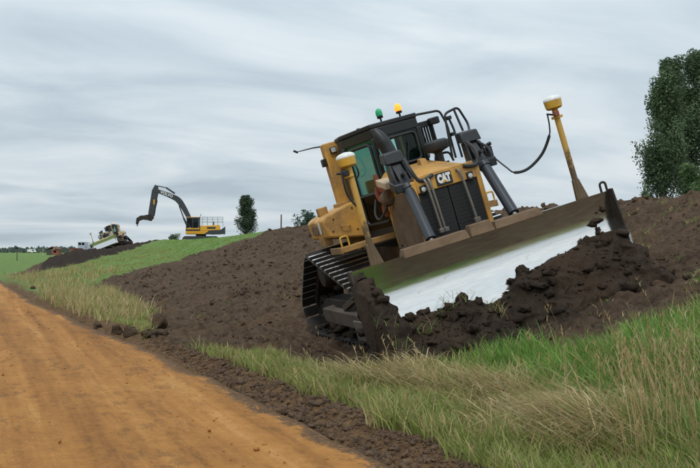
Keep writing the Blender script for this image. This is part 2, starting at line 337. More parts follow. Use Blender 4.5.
# ------------------------------------------------------------------ terrain
def road_off(Y):                                        # the road bends gently to the left
    f = lambda q: np.interp(q, [6, 9, 13, 19, 28, 36, 51, 70, 140], [0, -.09, -.24, -.72, -1.35, -1.6, -1.95, -3.2, -8])
    return (f(Y-2)+f(Y-1)+f(Y)+f(Y+1)+f(Y+2))/5
def emb_off(Y): return 7*np.clip((Y-60)/70, 0, 3)**2
PX = [-3000, -60, -20, -6.5, -5.2, -4.4, 2.9, 3.12, 3.45, 5.2, 8.6, 10.5, 12.2, 13.2, 16, 40, 120, 400, 3000]
PZ = [0, .2, .3, .15, .02, 0, 0, .09, .05, .06, 1.02, 1.72, 2.50, 2.66, 2.78, 3.2, 4.2, 6, 6]
nrm = DR @ Vector((0, 0, 1)); g0 = dloc(0, 0, -.15)
def base_h(X, Y):
    ro = road_off(np.minimum(Y, 52)); xr = X-np.where(X < 4.2, ro, ro*np.clip((9-X)/4.8, 0, 1))-np.where(X > 4, emb_off(Y), 0)
    z = np.interp(xr, PX, PZ)
    z = z-.42*sstep(34, 58, Y)*sstep(9, 12.5, xr)*(1-sstep(60, 140, X))
    far = sstep(150, 330, Y)*np.clip(1-sstep(30, 120, X), 0, 1); z = z*(1-far)+far*.2
    uncut = (1-sstep(7.6, 9.6, Y-.25*(X-4.5)))*sstep(3.9, 6, xr)*(1-sstep(8, 11, xr)); z = z+.24*uncut
    z = z+.12*sstep(6, 8, xr)*(fbm(X*.35, Y*.35, 3, 4)-.5)*2*sstep(16, 22, Y)
    zp = g0.z-(nrm.x*(X-g0.x)+nrm.y*(Y-g0.y))/nrm.z                    # the plane the tracks stand on
    lx = DOZI[0, 0]*X+DOZI[0, 1]*Y+DOZI[0, 2]*zp+DOZI[0, 3]; ly = DOZI[1, 0]*X+DOZI[1, 1]*Y+DOZI[1, 2]*zp+DOZI[1, 3]
    wgt = (1-sstep(2.2, 3.6, np.abs(lx-.1)))*(1-sstep(1.8, 2.9, np.abs(ly)))
    return z*(1-wgt)+zp*wgt
def hit(u, v):
    d = ray(u, v); lo = 2.0
    ts = np.concatenate([np.arange(2, 60, .05), np.arange(60, 600, .5)]); p = d[None]*ts[:, None]
    below = (CAM_H+p[:, 2]) < base_h(p[:, 0], p[:, 1]); i = int(np.argmax(below)) if below.any() else len(ts)-1
    return p[i, 0], p[i, 1]
def pip(X, Y, poly):
    ins = np.zeros(X.shape, bool); n = len(poly)
    for i in range(n):
        x1, y1 = poly[i]; x2, y2 = poly[(i+1) % n]
        if y1 == y2: continue
        ins ^= ((y1 > Y) != (y2 > Y)) & (X < (x2-x1)*(Y-y1)/(y2-y1)+x1)
    return ins
NEAR_EDGE = [(150, 330), (175, 347), (230, 358), (300, 371), (350, 383), (390, 390), (430, 375), (480, 358), (540, 350), (600, 345), (650, 335), (700, 319)]
GREEN_LOW = [(262, 234), (200, 252), (150, 266), (110, 278), (88, 287)]
GREEN_UP = [(150, 245), (100, 259), (60, 268), (38, 273)]
ne = [hit(*p) for p in NEAR_EDGE]; gl = [hit(*p) for p in GREEN_LOW]; gu = [hit(*p) for p in GREEN_UP]
POLY_SOIL = ne+[(ne[-1][0]+9, ne[-1][1]-2.5), (24, 6), (24, gl[0][1]+3), (gl[0][0]+2, gl[0][1]+1)]+gl+[hit(118, 300)]
POLY_GREEN = [(26, gl[0][1]+3), (gl[0][0]+2, gl[0][1]+1)]+gl+[(4.0, gl[-1][1]+2), (3.2, gu[-1][1])]+gu[::-1]+[(14, gu[0][1]+2), (40, gu[0][1]+60), (60, 40)]
def masks(X, Y):
    jx = (fbm(X*1.3, Y*1.3, 4, 21)-.5)*1.3; jy = (fbm(X*1.3, Y*1.3, 4, 33)-.5)*1.3; far = 1+np.clip((Y-25)/30, 0, 3)
    xj, yj = X+jx*.7, Y+jy*far*.8
    soil = pip(xj, yj, POLY_SOIL).astype(float)
    green = pip(xj, yj, POLY_GREEN).astype(float)*(1-soil)
    xr = X-road_off(Y)
    beyond = (Y > 56) & (xj > 1.5) & (green < .5) & (soil < .5)
    dark = (beyond & (yj < 100) & (xj > 3.2+.10*(yj-60))).astype(float)
    bare = (beyond & (dark < .5) & (xj < 60) & (yj < 170) & (xj > 1.4+.125*(yj-57))).astype(float)
    berm = sstep(2.1, 2.5, xr)*(1-sstep(3.10, 3.38, xr+jx*.5))*(1-sstep(40, 50, Y))*(1-green)
    dry = ((soil < .5) & (green < .5) & (dark < .5) & (bare < .5)).astype(float)
    lush = dry*np.where(X > 4.6, 1, 0)*(Y < 14)*sstep(.3, .55, fbm(X*.6, Y*.6, 3, 8))
    fieldg = dry*np.maximum(((X < -4.5) | (Y > 52) | (X > 14))*1., .75*sstep(26, 34, Y))
    green = np.clip(green+lush*.5+fieldg, 0, 1)
    lx = DOZI[0, 0]*X+DOZI[0, 1]*Y+DOZI[0, 2]*.5+DOZI[0, 3]; ly = DOZI[1, 0]*X+DOZI[1, 1]*Y+DOZI[1, 2]*.5+DOZI[1, 3]
    churn = np.clip(soil*np.exp(-((lx-2.6)/2.4)**2-((ly+.2)/2.7)**2)*1.5-.25*fbm(X*2, Y*2, 3, 88), 0, 1)
    return soil, green, np.clip(dark+churn*.85, 0, 1), np.clip(dry-green*.5, 0, 1), berm, bare
def heap_far(X, Y):      # spoil banked up in front of the distant bulldozer
    a = np.interp(X, [3.4, 5, 6.9, 8.8, 11, 13, 16], [0, .55, .95, .62, .28, .22, 0]); b_ = np.exp(-((Y-71)/5)**2)
    return a*b_*(.8+.4*fbm(X*.5, Y*.5, 3, 5))
def ground_h(X, Y, detail=True):
    z = base_h(X, Y)+heap_far(X, Y)
    if detail:
        soil, green, dark, dry, berm, bare = masks(X, Y); s = np.clip(np.maximum(soil, dark)+bare*.5, 0, 1)
        r1 = np.abs(fbm(X*1.6, Y*1.1, 3, 41)-.5)*2; c1 = fbm(X*3.5, Y*3.5, 3, 51); c2 = fbm(X*9, Y*9, 2, 61)
        c3 = vnoise(X*17, Y*17, 66); z = z+s*(.16*(c1-.5)+.13*(c2-.5)+.05*(c3-.5)+.10*(r1-.4)+.06*np.clip(c1-.56, 0, 1)*3)
        z = z+berm*(.10*(fbm(X*4, Y*4, 3, 71)-.42)+.05*(c2-.5))+np.clip(dry+green, 0, 1)*.05*(fbm(X*1.5, Y*1.5, 3, 81)-.5)*(X > 3)
        z = np.where((X-road_off(Y) > -4.1) & (X-road_off(Y) < 2.75), z-.07, z)
    return z
def grow(start, step0, k, end):
    out = [start]; s = step0
    while out[-1] < end: out.append(out[-1]+s); s = step0+k*(out[-1]-start)
    return out
gxs = np.array(sorted([-x for x in grow(-2.4, .12, .12, 2500)][::1]+list(np.arange(2.52, 12.8, .055))+grow(12.85, .07, .06, 2500)))
gys = np.array(sorted([-y for y in grow(-3.9, .15, .15, 800)]+list(np.arange(4.0, 17.5, .055))+grow(17.55, .06, .02, 4000)))
GX, GY = np.meshgrid(gxs, gys); GZ = ground_h(GX, GY)
def gridfaces(nx, ny):
    i = np.arange(nx*ny).reshape(ny, nx); return np.stack([i[:-1, :-1], i[:-1, 1:], i[1:, 1:], i[1:, :-1]], -1).reshape(-1, 4)
soil, green, dark, dry, berm, bare = masks(GX, GY)
ground = np_mesh('ground', np.stack([GX, GY, GZ], -1).reshape(-1, 3), gridfaces(len(gxs), len(gys)), 'ground',
                 {'green': green.ravel(), 'dark': dark.ravel(), 'dry': dry.ravel(), 'berm': berm.ravel()}, smooth=True)
kind(ground, 'structure')
# dirt road
rxs = np.arange(-4.35, 3.06, .075); rys = np.array([-60, -30, -12, -6, -2]+list(np.arange(0, 20, .09))+grow(20, .1, .03, 140))
RX, RY = np.meshgrid(rxs, rys)
rz = .012*(fbm(RX*6, RY*1.2, 3, 91)-.5)+.02*(fbm(RX*.9, RY*.12, 3, 93)-.5)+.012*(fbm(RX*9, RY*9, 2, 95)-.5)
for c_ in (-2.2, -.6, .55, 1.95): rz = rz-.022*np.exp(-((RX-c_-.12*np.sin(RY*.2+c_))/.17)**2)
en = .22*(fbm(RX*.0+1, RY*.9, 4, 97)-.5)+.10*(fbm(RX*3, RY*3, 2, 98)-.5); rz = rz-.13*sstep(2.66, 3.0, RX+en)-.12*(1-sstep(-4.35, -4.05, RX))+.03
road = np_mesh('road', np.stack([RX+road_off(RY), RY, rz], -1).reshape(-1, 3), gridfaces(len(rxs), len(rys)), 'road', {'edge': (sstep(2.2, 2.85, RX+en*1.5)+.16*sstep(1.0, 2.2, RX)).ravel()}, smooth=True); kind(road, 'structure')

# ------------------------------------------------------------------ bulldozer
def track_loop(circs, n):
    segs = []; k = len(circs); tang = []
    for i in range(k):
        (x1, z1, r1), (x2, z2, r2) = circs[i], circs[(i+1) % k]; L = math.hypot(x2-x1, z2-z1); ux, uz = (x2-x1)/L, (z2-z1)/L
        s = (r1-r2)/L; c = math.sqrt(1-s*s); nx, nz = uz*c+ux*s, -ux*c+uz*s
        tang.append(((x1+r1*nx, z1+r1*nz), (x2+r2*nx, z2+r2*nz), math.atan2(nz, nx)))
    pts = []
    for i in range(k):
        a0 = tang[i-1][2]; a1 = tang[i][2]
        while a1 < a0: a1 += 2*math.pi
        x, z, r = circs[i]; m_ = max(2, int((a1-a0)/.05))
        pts += [(x+r*math.cos(a0+(a1-a0)*j/m_), z+r*math.sin(a0+(a1-a0)*j/m_)) for j in range(m_+1)]
    pts.append(pts[0]); P = np.array(pts); dl = np.r_[0, np.cumsum(np.hypot(*np.diff(P, axis=0).T))]
    q = (np.arange(n)+.5)/n*dl[-1]; e = .02
    f = lambda s: np.stack([np.interp(s % dl[-1], dl, P[:, 0]), np.interp(s % dl[-1], dl, P[:, 1])], -1)
    T = f(q+e)-f(q-e); T /= np.linalg.norm(T, axis=1)[:, None]; return f(q), T, dl[-1]/n
CIRC = [(1.50, .28, .365), (-.84, .98, .37), (-1.80, .28, .365)]
def make_track(root, side):
    """side -1: machine's right. outer edge at |y| = 1.70, inner at .84"""
    y0, y1 = (.84, 1.70); ym = 1.27*side
    a, b_ = sorted((y0*side, y1*side)); s = MB()
    s.prism([(1.55, 0, .08), (1.62, 0, .34), (1.1, 0, .52), (-1.3, 0, .52), (-1.85, 0, .34), (-1.75, 0, .08)], (0, .34, 0)); s.v = [(x, y+ym-.17, z) for x, y, z in s.v]
    fr = s.build('track_frame', 'dark_steel', root, .015)
    mb = MB()                                           # chain of links
    P, T, pitch = track_loop([(x, z, r-.05) for x, z, r in CIRC], 90); n = len(P); b0 = len(mb.v)
    for p, tt in zip(P, T):
        nx, nz = tt[1], -tt[0]
        for (yy, o) in ((-.17, -.06), (.17, -.06), (.17, .05), (-.17, .05)): mb.v.append((p[0]+nx*o, ym+yy, p[1]+nz*o))
    for i in range(n):
        j = (i+1) % n
        for q in range(4): mb.face(b0+i*4+q, b0+i*4+(q+1) % 4, b0+j*4+(q+1) % 4, b0+j*4+q)
    mb.build('track_chain', 'dark_steel', fr, smooth=0)
    sh = MB(); w = (b_-a)/2; L = .185                   # one shoe, local: x along the track, z outward
    sh.mat(0).box(-L/2, L/2, -w, w, 0, .022); sh.prism([(-L/2, -w, .022), (-L/2+.060, -w, .022), (-L/2+.052, -w, .075), (-L/2+.004, -w, .075)], (0, 2*w, 0)); sh.m[-2] = 1; sh.m[-6] = sh.m[-5] = 1
    P, T, pitch = track_loop(CIRC, 44); first = None
    for p, tt in zip(P, T):
        tx = Vector((tt[0], 0, tt[1])); nz_ = Vector((tt[1], 0, -tt[0])); ty = nz_.cross(tx)
        m4 = Matrix((tx, ty, nz_)).transposed().to_4x4(); m4.translation = (p[0], ym, p[1])
        if first is None: o = sh.build('track_shoe', ['shoe_steel', 'grouser_steel'], fr, smooth=0); first = o
        else: o = first.copy(); C.objects.link(o)
        o.parent = fr; o.matrix_parent_inverse = Matrix(); o.matrix_basis = m4
    ax = (0, side, 0)
    x, z, r = CIRC[1]; s = MB(); k = 26; poly = []
    for i in range(k*2): a_ = math.pi*i/k; rr = r-.06+(.035 if i % 2 else -.03); poly.append((x+rr*math.cos(a_), ym-.05, z+rr*math.sin(a_)))
    s.prism(poly, (0, .1, 0)); sp = s.build('sprocket', 'dark_steel', fr, smooth=0)
    MB().lathe([(.24, 0), (.24, .12), (.20, .20), (.09, .22)], (x, ym+.05*side, z), ax).build('final_drive_cover', 'dark_steel', sp)
    for (x, z, r) in (CIRC[0], CIRC[2]):
        MB().lathe([(r-.17, -.12), (r-.10, -.12), (r-.09, -.04), (r-.12, -.03), (r-.12, .03), (r-.09, .04), (r-.10, .12), (r-.2, .12), (r-.22, .08), (.08, .08), (.08, .16)], (x, ym, z), ax, 24).build('idler', 'dark_steel', fr)
    for i in range(7):
        MB().lathe([(.06, -.16), (.12, -.15), (.12, -.05), (.09, -.04), (.09, .04), (.12, .05), (.12, .15), (.06, .17)], (-1.35+i*.41, ym, .08), ax, 14).build('roller', 'dark_steel', fr)
    return fr
def make_dozer():
    root = empty('bulldozer')
    for s in (-1, 1): make_track(root, s)
    # hull, final drive housings, belly
    s = MB(); s.hexa([(-1.7, -.5, .35), (2.0, -.42, .42), (2.0, .42, .42), (-1.7, .5, .35), (-1.7, -.5, 1.25), (2.0, -.42, 1.1), (2.0, .42, 1.1), (-1.7, .5, 1.25)])
    s.cyl((-.84, -1.1, .98), (-.84, 1.1, .98), .22, n=16); s.cyl((.9, -1.1, .5), (.9, 1.1, .5), .09)
    s.build('hull', 'mud_tan', root, .02)
    # fenders with a lip and steps
    for sd_ in (-1, 1):
        y_in, y_out = .5*sd_, 1.43*sd_; a, b_ = sorted((y_in, y_out)); s = MB().box(.02, .6, a, b_, 1.36, 1.41)
        s.prism([(.6, a, 1.34), (.6, a, 1.43), (.65, a, 1.43), (.65, a, 1.34)], (0, b_-a, 0))
        o1, o2 = sorted((y_out, y_out+.04*sd_)); s.box(.02, .65, o1, o2, 1.33, 1.44)
        fd = s.build('fender', 'yellow_dusty', root, .008)
        MB().tube(round_path([(.63, y_out, 1.40), (.63, y_out, 1.60), (.63, y_out-.13*sd_, 1.60), (.63, y_out-.13*sd_, 1.40)], .04), .016, 8).build('grab_handle', 'yellow_bright', fd)
    # fuel tank (machine's right) and battery box (left)
    def boxtank(name, sd_):
        s = MB(); y = lambda q: q*sd_
        prof = [(y(.70), 1.45), (y(1.37), 1.62), (y(1.40), 1.93), (y(1.30), 1.99), (y(.70), 2.11)]
        s.prism([(-1.25, p, z) for p, z in prof][::int(sd_) or 1], (1.05, 0, 0)); o = s.build(name, 'yellow', root, .03)
        MB().box(-.86, -.70, *sorted((y(1.10), y(1.27))), 2.0, 2.15).build('filler_cap', 'yellow_dusty', o, .015)
        MB().box(-1.0, -.62, *sorted((y(1.386), y(1.408))), 1.70, 1.86).build('access_panel', 'mud_tan', o, .006)
        MB().box(-.52, -.44, *sorted((y(1.388), y(1.415))), 1.70, 1.90).build('tail_lamp', 'lamp_glass', o, .006)
        for (yy, zz) in ((.82, 1.62), (1.26, 1.70), (.82, 2.0), (1.2, 1.9)): MB().cyl((-.2, y(yy), zz), (-.188, y(yy), zz), .016, n=8).build('bolt', 'dark_steel', o)
        MB().tube(round_path([(-.19, y(.95), 1.72), (-.13, y(.95), 1.72), (-.13, y(1.10), 1.745), (-.19, y(1.10), 1.745)], .03), .011, 6).build('tank_handle', 'yellow', o)
        MB().box(-.80, -.52, *sorted((y(1.22), y(1.38))), 1.47, 1.64).build('tank_bracket', 'yellow_dusty', o, .01)
        return o
    boxtank('fuel_tank', -1); boxtank('battery_box', 1)
    # rear guard / ripper housing
    MB().box(-2.0, -1.25, -.55, .55, .6, 1.9).build('rear_guard', 'yellow_dusty', root, .03)
    # rollover posts
    for sd_ in (-1, 1):
        s = MB().box(-.92, -.70, *sorted((.57*sd_, .85*sd_)), 1.38, 3.225)
        o = s.build('rollover_post', 'yellow', root, .02)
        MB().box(-.98, -.64, *sorted((.52*sd_, .90*sd_)), 2.06, 2.14).build('post_collar', 'yellow_dusty', o, .015)
        l_ = MB().box(-.69, -.64, *sorted((.64*sd_, .76*sd_)), 3.02, 3.13).build('work_lamp', 'black', o, .01)
        MB().box(-.641, -.632, *sorted((.655*sd_, .745*sd_)), 3.035, 3.115).build('lamp_lens', 'lamp_glass', l_)
        MB().box(-.86, -.74, *sorted((.845*sd_, .93*sd_)), 2.83, 2.97).build('side_lamp', 'black', o, .015)
    # cab: plan narrows towards the front, doors on the slanting sides
    plan = [(-1.02, -.52), (-.62, -.53), (-.52, -.66), (-.12, -.70), (.68, -.42), (.68, .42), (-.12, .70), (-.52, .66), (-.62, .53), (-1.02, .52)]
    cab = MB().prism([(x, y, 1.39) for x, y in plan], (0, 0, .14)).build('cab', 'black', root, .01)
    grow_ = lambda k, z: [(x*k-(.0 if k == 1 else .01), y*k, z) for x, y in plan]
    rf = MB(); rf.prism(grow_(1.0, 2.99), (0, 0, .17)); rf.prism(grow_(1.025, 3.16), (0, 0, .075)); roof = rf.build('roof', 'black', cab, .015)
    for (x, y) in ((.2, -.45), (.2, .45), (-.75, -.35), (-.75, .35)): MB().cyl((x, y, 3.234), (x, y, 3.26), .03, n=8).build('roof_bolt', 'black', roof)
    pil = [(-.52, -.63, .10), (-.12, -.68, .09), (.66, -.41, .075), (.66, .41, .075), (-.12, .68, .09), (-.52, .63, .10), (-.98, -.48, .08), (-.98, .48, .08)]
    for (x, y, w) in pil: MB().box(x-w/2, x+w/2, y-w/2, y+w/2, 1.5, 3.0).build('pillar', 'black', cab, .012)
    def panel(p, q, z0, z1, name, mat, th=.012, parent=cab, inset=.05):
        p, q = Vector((*p, 0)), Vector((*q, 0)); d = (q-p).normalized(); p2, q2 = p+d*inset, q-d*inset; n_ = Vector((d.y, -d.x, 0))*th
        return MB().prism([(p2.x, p2.y, z0), (q2.x, q2.y, z0), (q2.x, q2.y, z1), (p2.x, p2.y, z1)], n_).build(name, mat, parent)
    L_ = [((-.52, -.65), (-.12, -.69)), ((-.12, -.69), (.67, -.415)), ((.67, -.415), (.67, .415)), ((.67, .415), (-.12, .69)), ((-.12, .69), (-.52, .65)), ((-1.0, .5), (-1.0, -.5))]
    nm = ['side_window', 'door_glass', 'windshield', 'door_glass', 'side_window', 'rear_window']
    for (p, q), n_ in zip(L_, nm):
        z0 = 2.42 if n_ == 'windshield' else (2.15 if n_ != 'door_glass' else 1.56)
        if n_ == 'side_window': panel(p, q, 1.5, 2.99, 'quarter_panel', 'black', .03); continue
        if n_ == 'door_glass': z0 = 2.12
        g_ = panel(p, q, z0, 2.99, n_, 'cab_glass')
        if n_ == 'door_glass': panel(p, q, 1.53, z0, 'lower_glass', 'far_glass')
        elif z0 > 1.6: panel(p, q, 1.5, z0, 'lower_panel', 'black', .03)
        if n_ == 'door_glass':                          # rounded black frame around the glass with a bar at the middle, and a grab bar
            P_, Q_ = Vector((*p, 0)), Vector((*q, 0)); d = (Q_-P_); nn = Vector((d.y, -d.x, 0)).normalized()*.02
            pt = lambda f, z: P_+d*f+nn+Vector((0, 0, z))
            MB().tube(round_path([pt(.13, 2.2), pt(.13, 2.93), pt(.88, 2.93), pt(.88, 1.62), pt(.13, 1.62), pt(.13, 2.2)], .10), .028, 8).build('door_frame', 'black', g_)
            MB().tube([pt(.10, 2.12), pt(.9, 2.12)], .03, 8).build('door_rail', 'black', g_)
            MB().tube(round_path([pt(.16, 2.80)+nn*2, pt(.30, 2.80)+nn*3, pt(.38, 2.62)+nn*3, pt(.38, 2.50)+nn*3, pt(.22, 2.46)+nn*2], .06), .014, 8).build('grab_bar', 'black', g_)
        if n_ == 'windshield':
            MB().tube(round_path([(.70, -.30, 2.50), (.70, -.30, 2.94), (.70, .32, 2.94), (.70, .32, 2.47), (.70, -.30, 2.47), (.70, -.30, 2.50)], .08), .022, 8).build('window_seal', 'charcoal', g_)
            MB().tube([(.71, .05, 2.44), (.715, .16, 2.80)], .009, 6).build('wiper', 'black', g_)
    s = MB().box(-.75, -.25, -.25, .25, 1.85, 1.97); s.hexa([(-.85, -.25, 1.95), (-.68, -.25, 1.95), (-.68, .25, 1.95), (-.85, .25, 1.95), (-.93, -.22, 2.38), (-.82, -.22, 2.38), (-.82, .22, 2.38), (-.93, .22, 2.38)])
    s.box(-.65, -.35, -.15, .15, 1.52, 1.86); s.build('seat', 'charcoal', cab, .03)
    MB().box(.1, .6, -.36, .36, 1.53, 2.32).box(-.50, .0, .33, .58, 1.53, 2.18).box(-.50, .0, -.58, -.33, 1.53, 2.12).build('console', 'black', cab, .03)
    MB().box(.62, .66, .08, .36, 2.30, 2.62).build('sun_visor', 'black', cab, .01)
    # louvred side box beside the windshield
    lb = MB().box(.25, .34, .56, .60, 2.66, 3.05).box(.25, .34, .80, .84, 2.66, 3.05).box(.25, .34, .56, .84, 2.98, 3.08).build('side_screen', 'black', cab, .008)
    for i in range(4): MB().box(.27, .32, .625+i*.05, .645+i*.05, 2.68, 2.98).build('slat', 'black', lb)
    MB().box(.30, .42, .76, .95, 2.98, 3.10).build('front_lamp', 'black', cab, .02)
    # hood
    hz = [(-.55, 0), (-.55, 1)]
    s = MB().hexa([(.70, -.52, 1.15), (2.0, -.50, 1.15), (2.0, .50, 1.15), (.70, .52, 1.15), (.70, -.52, 2.30), (2.0, -.50, 2.10), (2.0, .50, 2.10), (.70, .52, 2.30)])
    s.hexa([(.70, -.52, 2.30), (2.0, -.50, 2.10), (2.0, .50, 2.10), (.70, .52, 2.30), (.70, -.40, 2.42), (2.0, -.38, 2.20), (2.0, .38, 2.20), (.70, .40, 2.42)])
    hood = s.build('hood', 'yellow', root, .015)
    for sd_ in (-1, 1):
        sp = MB().prism([(.82, .525*sd_, .95), (1.97, .525*sd_, .95), (1.97, .525*sd_, 1.98), (1.35, .525*sd_, 2.02), (.98, .525*sd_, 1.82), (.82, .525*sd_, 1.55)], (0, .03*sd_, 0)).build('engine_door', 'mud_tan', hood, .01)
        for (x, z) in ((1.0, 1.2), (1.8, 1.2), (1.8, 1.85)): MB().cyl((x, .555*sd_, z), (x, .575*sd_, z), .02, n=8).build('latch', 'dark_steel', sp)
    # radiator guard: yellow frame, two dark screens, headlamps, nameplate
    s = MB().box(2.0, 2.10, -.58, -.50, .95, 2.14).box(2.0, 2.10, .50, .58, .95, 2.14).box(2.0, 2.10, -.50, .50, 1.94, 2.20).box(2.0, 2.10, -.50, .50, .95, 1.05)
    rg = s.build('radiator_guard', 'yellow', root, .012)
    for a, b_ in ((-.495, -.008), (.008, .495)):
        scn = MB().box(2.03, 2.075, a, b_, 1.06, 1.935).build('grille_screen', 'grille', rg, .006)
        bb = MB()
        for i in range(14): bb.box(2.0755, 2.0785, a+.03, b_-.03, 1.10+i*.058, 1.118+i*.058)
        bb.build('mesh_bars', 'grille', scn, smooth=0)
    for y in (-.41, .385):
        hl = MB().box(2.10, 2.13, y-.055, y+.055, 1.92, 2.05).build('headlamp', 'black', rg, .012)
        MB().lathe([(.038, 0), (.036, .012), (.02, .02)], (2.13, y, 1.985), (1, 0, 0), 14).build('lamp_lens', 'lamp_glass', hl)
    npz = MB().box(2.10, 2.116, -.17, .095, 1.965, 2.155).build('nameplate', 'black', rg, .005)
    m4 = Matrix.Translation((2.1175, -.038, 2.06)) @ Matrix(((0, 0, 1, 0), (1, 0, 0, 0), (0, 1, 0, 0), (0, 0, 0, 1))) @ Matrix.Diagonal((.80, 1.22, 1, 1))
    text_mesh('lettering', 'CAT', .135, 'letter_white', m4, npz, .002, .011)
    MB().prism([(2.1205, -.085, 2.006), (2.1205, .005, 2.006), (2.1205, -.040, 2.046)], (.002, 0, 0)).build('triangle_mark', 'excavator_yellow', npz, smooth=0)
    for (y0, y1, k) in ((-.36, -.34, 0), (-.30, -.285, 0), (.22, .255, 1)):
        tp = MB().tube(curve([(1.96, y0-.12 if not k else y0-.03, 2.10), (2.10, y0-.02, 2.13), (2.17, y0, 2.05), (2.20, (y0+y1)/2, 1.7), (2.21, y1, 1.32)], 5), .021, 8).build('hydraulic_pipe', 'bare_pipe', rg)
        MB().box(2.17, 2.25, y1-.05, y1+.05, 1.29, 1.36).build('pipe_clamp', 'bare_pipe', tp, .008)
    # exhaust stack and precleaner
    MB().tube(curve([(1.02, -.30, 2.25), (1.0, -.31, 2.55), (.97, -.335, 2.76), (.95, -.375, 2.92), (.93, -.415, 3.04), (.92, -.45, 3.13)], 5), list(np.interp(np.linspace(0, 1, 26), [0, .3, .55, .75, .9, 1], [.10, .118, .118, .092, .058, .03])), 18).build('exhaust_stack', 'black', hood)
    pc = MB().lathe([(.07, -.30), (.07, -.12), (.12, -.10), (.20, -.075), (.225, -.02), (.215, .05), (.16, .085), (.05, .095)], (.98, .50, 2.60), (0, 0, 1), 24).build('precleaner', 'rubber', hood)
    MB().box(.93, 1.14, .36, .58, 2.26, 2.31).build('precleaner_base', 'charcoal', pc, .01)
    MB().hexa([(.92, .10, 2.36), (1.1, .10, 2.34), (1.1, .24, 2.34), (.92, .24, 2.36), (.94, .12, 2.47), (1.06, .12, 2.45), (1.06, .22, 2.45), (.94, .22, 2.47)]).build('hood_block', 'yellow', hood, .01)
    # engine pieces showing between the cab and the engine door
    for (p0, p1, r_) in (((.72, -.60, 1.98), (.72, -.60, 2.22), .055), ((.84, -.58, 2.12), (.84, -.62, 2.42), .05), ((.80, -.58, 1.72), (.82, -.60, 1.90), .055)): MB().tube([p0, (Vector(p0)+Vector(p1))/2+Vector((0, -.015, 0)), p1], [r_*.8, r_, r_*.85], 10).build('pipe_elbow', 'rust_red', hood)
    MB().lathe([(.08, -.12), (.13, -.08), (.13, .08), (.08, .12)], (1.02, -.57, 2.0), (1, .1, .2), 14).build('turbo_housing', 'mud_tan', hood)
    MB().hexa([(1.05, -.72, 2.22), (1.42, -.72, 2.13), (1.42, -.52, 2.13), (1.05, -.52, 2.22), (1.05, -.72, 2.33), (1.42, -.72, 2.24), (1.42, -.52, 2.24), (1.05, -.52, 2.33)]).build('filter_box', 'beige', hood, .012)
    MB().tube(curve([(.55, -.62, 2.02), (.62, -.72, 1.80), (.80, -.74, 1.70), (.98, -.68, 1.80), (1.08, -.62, 1.95)], 6), .020, 8).build('hose', 'rubber', hood)
    # lift cylinders
    for sd_, yt, yb in ((-1, -.60, -.72), (1, .72, .66)):
        lc = MB().cyl((2.0, yt, 2.08), (2.62, yb, 1.28), .083, n=18).cyl((1.985, yt, 2.10), (2.03, yt, 2.04), .10, n=18).build('lift_cylinder', 'cylinder_grey', root)
        MB().cyl((2.62, yb, 1.28), (2.80, yb, .95), .045, n=12).build('cylinder_rod', 'bare_pipe', lc)
        s = MB(); s.hexa([(1.62, yt-.17, 2.52), (1.84, yt-.17, 2.48), (1.84, yt+.17, 2.48), (1.62, yt+.17, 2.52), (1.60, yt-.15, 2.68), (1.80, yt-.15, 2.66), (1.80, yt+.15, 2.66), (1.60, yt+.15, 2.68)])
        s.build('cylinder_cap', 'charcoal', lc, .02)
        s = MB()
        for k in (-1, 1): s.hexa([(1.70, yt+k*.115-.02, 2.15), (1.98, yt+k*.15-.02, 2.08), (1.98, yt+k*.15+.02, 2.08), (1.70, yt+k*.115+.02, 2.15), (1.66, yt+k*.105-.02, 2.50), (1.84, yt+k*.115-.02, 2.47), (1.84, yt+k*.115+.02, 2.47), (1.66, yt+k*.105+.02, 2.50)])
        s.bar((1.72, yt, 2.48), (1.97, yt, 2.12), .16, .12); s.build('yoke', 'charcoal', lc, .012)
        s = MB().hexa([(1.82, yt-.21, 2.10), (2.04, yt-.21, 2.02), (2.04, yt+.21, 2.02), (1.82, yt+.21, 2.10), (1.84, yt-.21, 2.24), (2.05, yt-.21, 2.16), (2.05, yt+.21, 2.16), (1.84, yt+.21, 2.24)])
        s.build('trunnion', 'charcoal', lc, .02)
        MB().tube([(1.80, yt-.27*sd_*0-.0, 2.26), (2.06, yt+.0, 2.30)], .03, 8).build('hose_fitting', 'rubber', lc)
        MB().tube(curve([(1.88, yt-.12*sd_, 2.50), (2.06, yt-.10*sd_, 2.32), (2.10, yt-.16*sd_, 2.14), (2.12, (yt-.30*sd_), 2.13), (2.11, yt-.40*sd_, 2.16)], 6), .030, 8).build('hose', 'rubber', lc)
        MB().tube(curve([(1.80, yt+.10*sd_, 2.46), (1.98, yt+.16*sd_, 2.30), (2.02, yt+.15*sd_, 2.05)], 6), .022, 8).build('hose', 'rubber', lc)
        if sd_ > 0: MB().box(1.80, 1.95, yt+.10, yt+.24, 2.10, 2.34).cyl((1.86, yt+.2, 2.36), (1.90, yt+.27, 2.38), .03).build('valve_block', 'black', lc, .015)
    # handrails on the machine's left
    r_ = .020
    for path in ([(.45, .34, 3.19), (.60, .44, 3.20), (.60, .90, 3.17), (.60, .97, 2.90), (.62, .95, 2.32)],
                 [(.70, .98, 3.02), (.70, 1.02, 2.80), (.72, 1.02, 2.30)],
                 [(1.2, .62, 2.34), (1.2, .69, 3.05), (1.2, .95, 3.10), (1.2, 1.05, 2.80), (1.3, .98, 2.55)],
                 [(1.25, .85, 3.07), (1.3, .88, 2.70)],
                 [(1.0, .40, 2.31), (1.0, .42, 2.45), (1.0, .68, 2.45), (1.0, .72, 2.28)]):
        MB().tube(round_path(path, .07), r_, 8).build('handrail', 'black', root)
    for z in (3.0, 2.72): MB().box(.60, .73, .955, 1.03, z-.03, z+.03).build('rail_clamp', 'charcoal', root, .008)
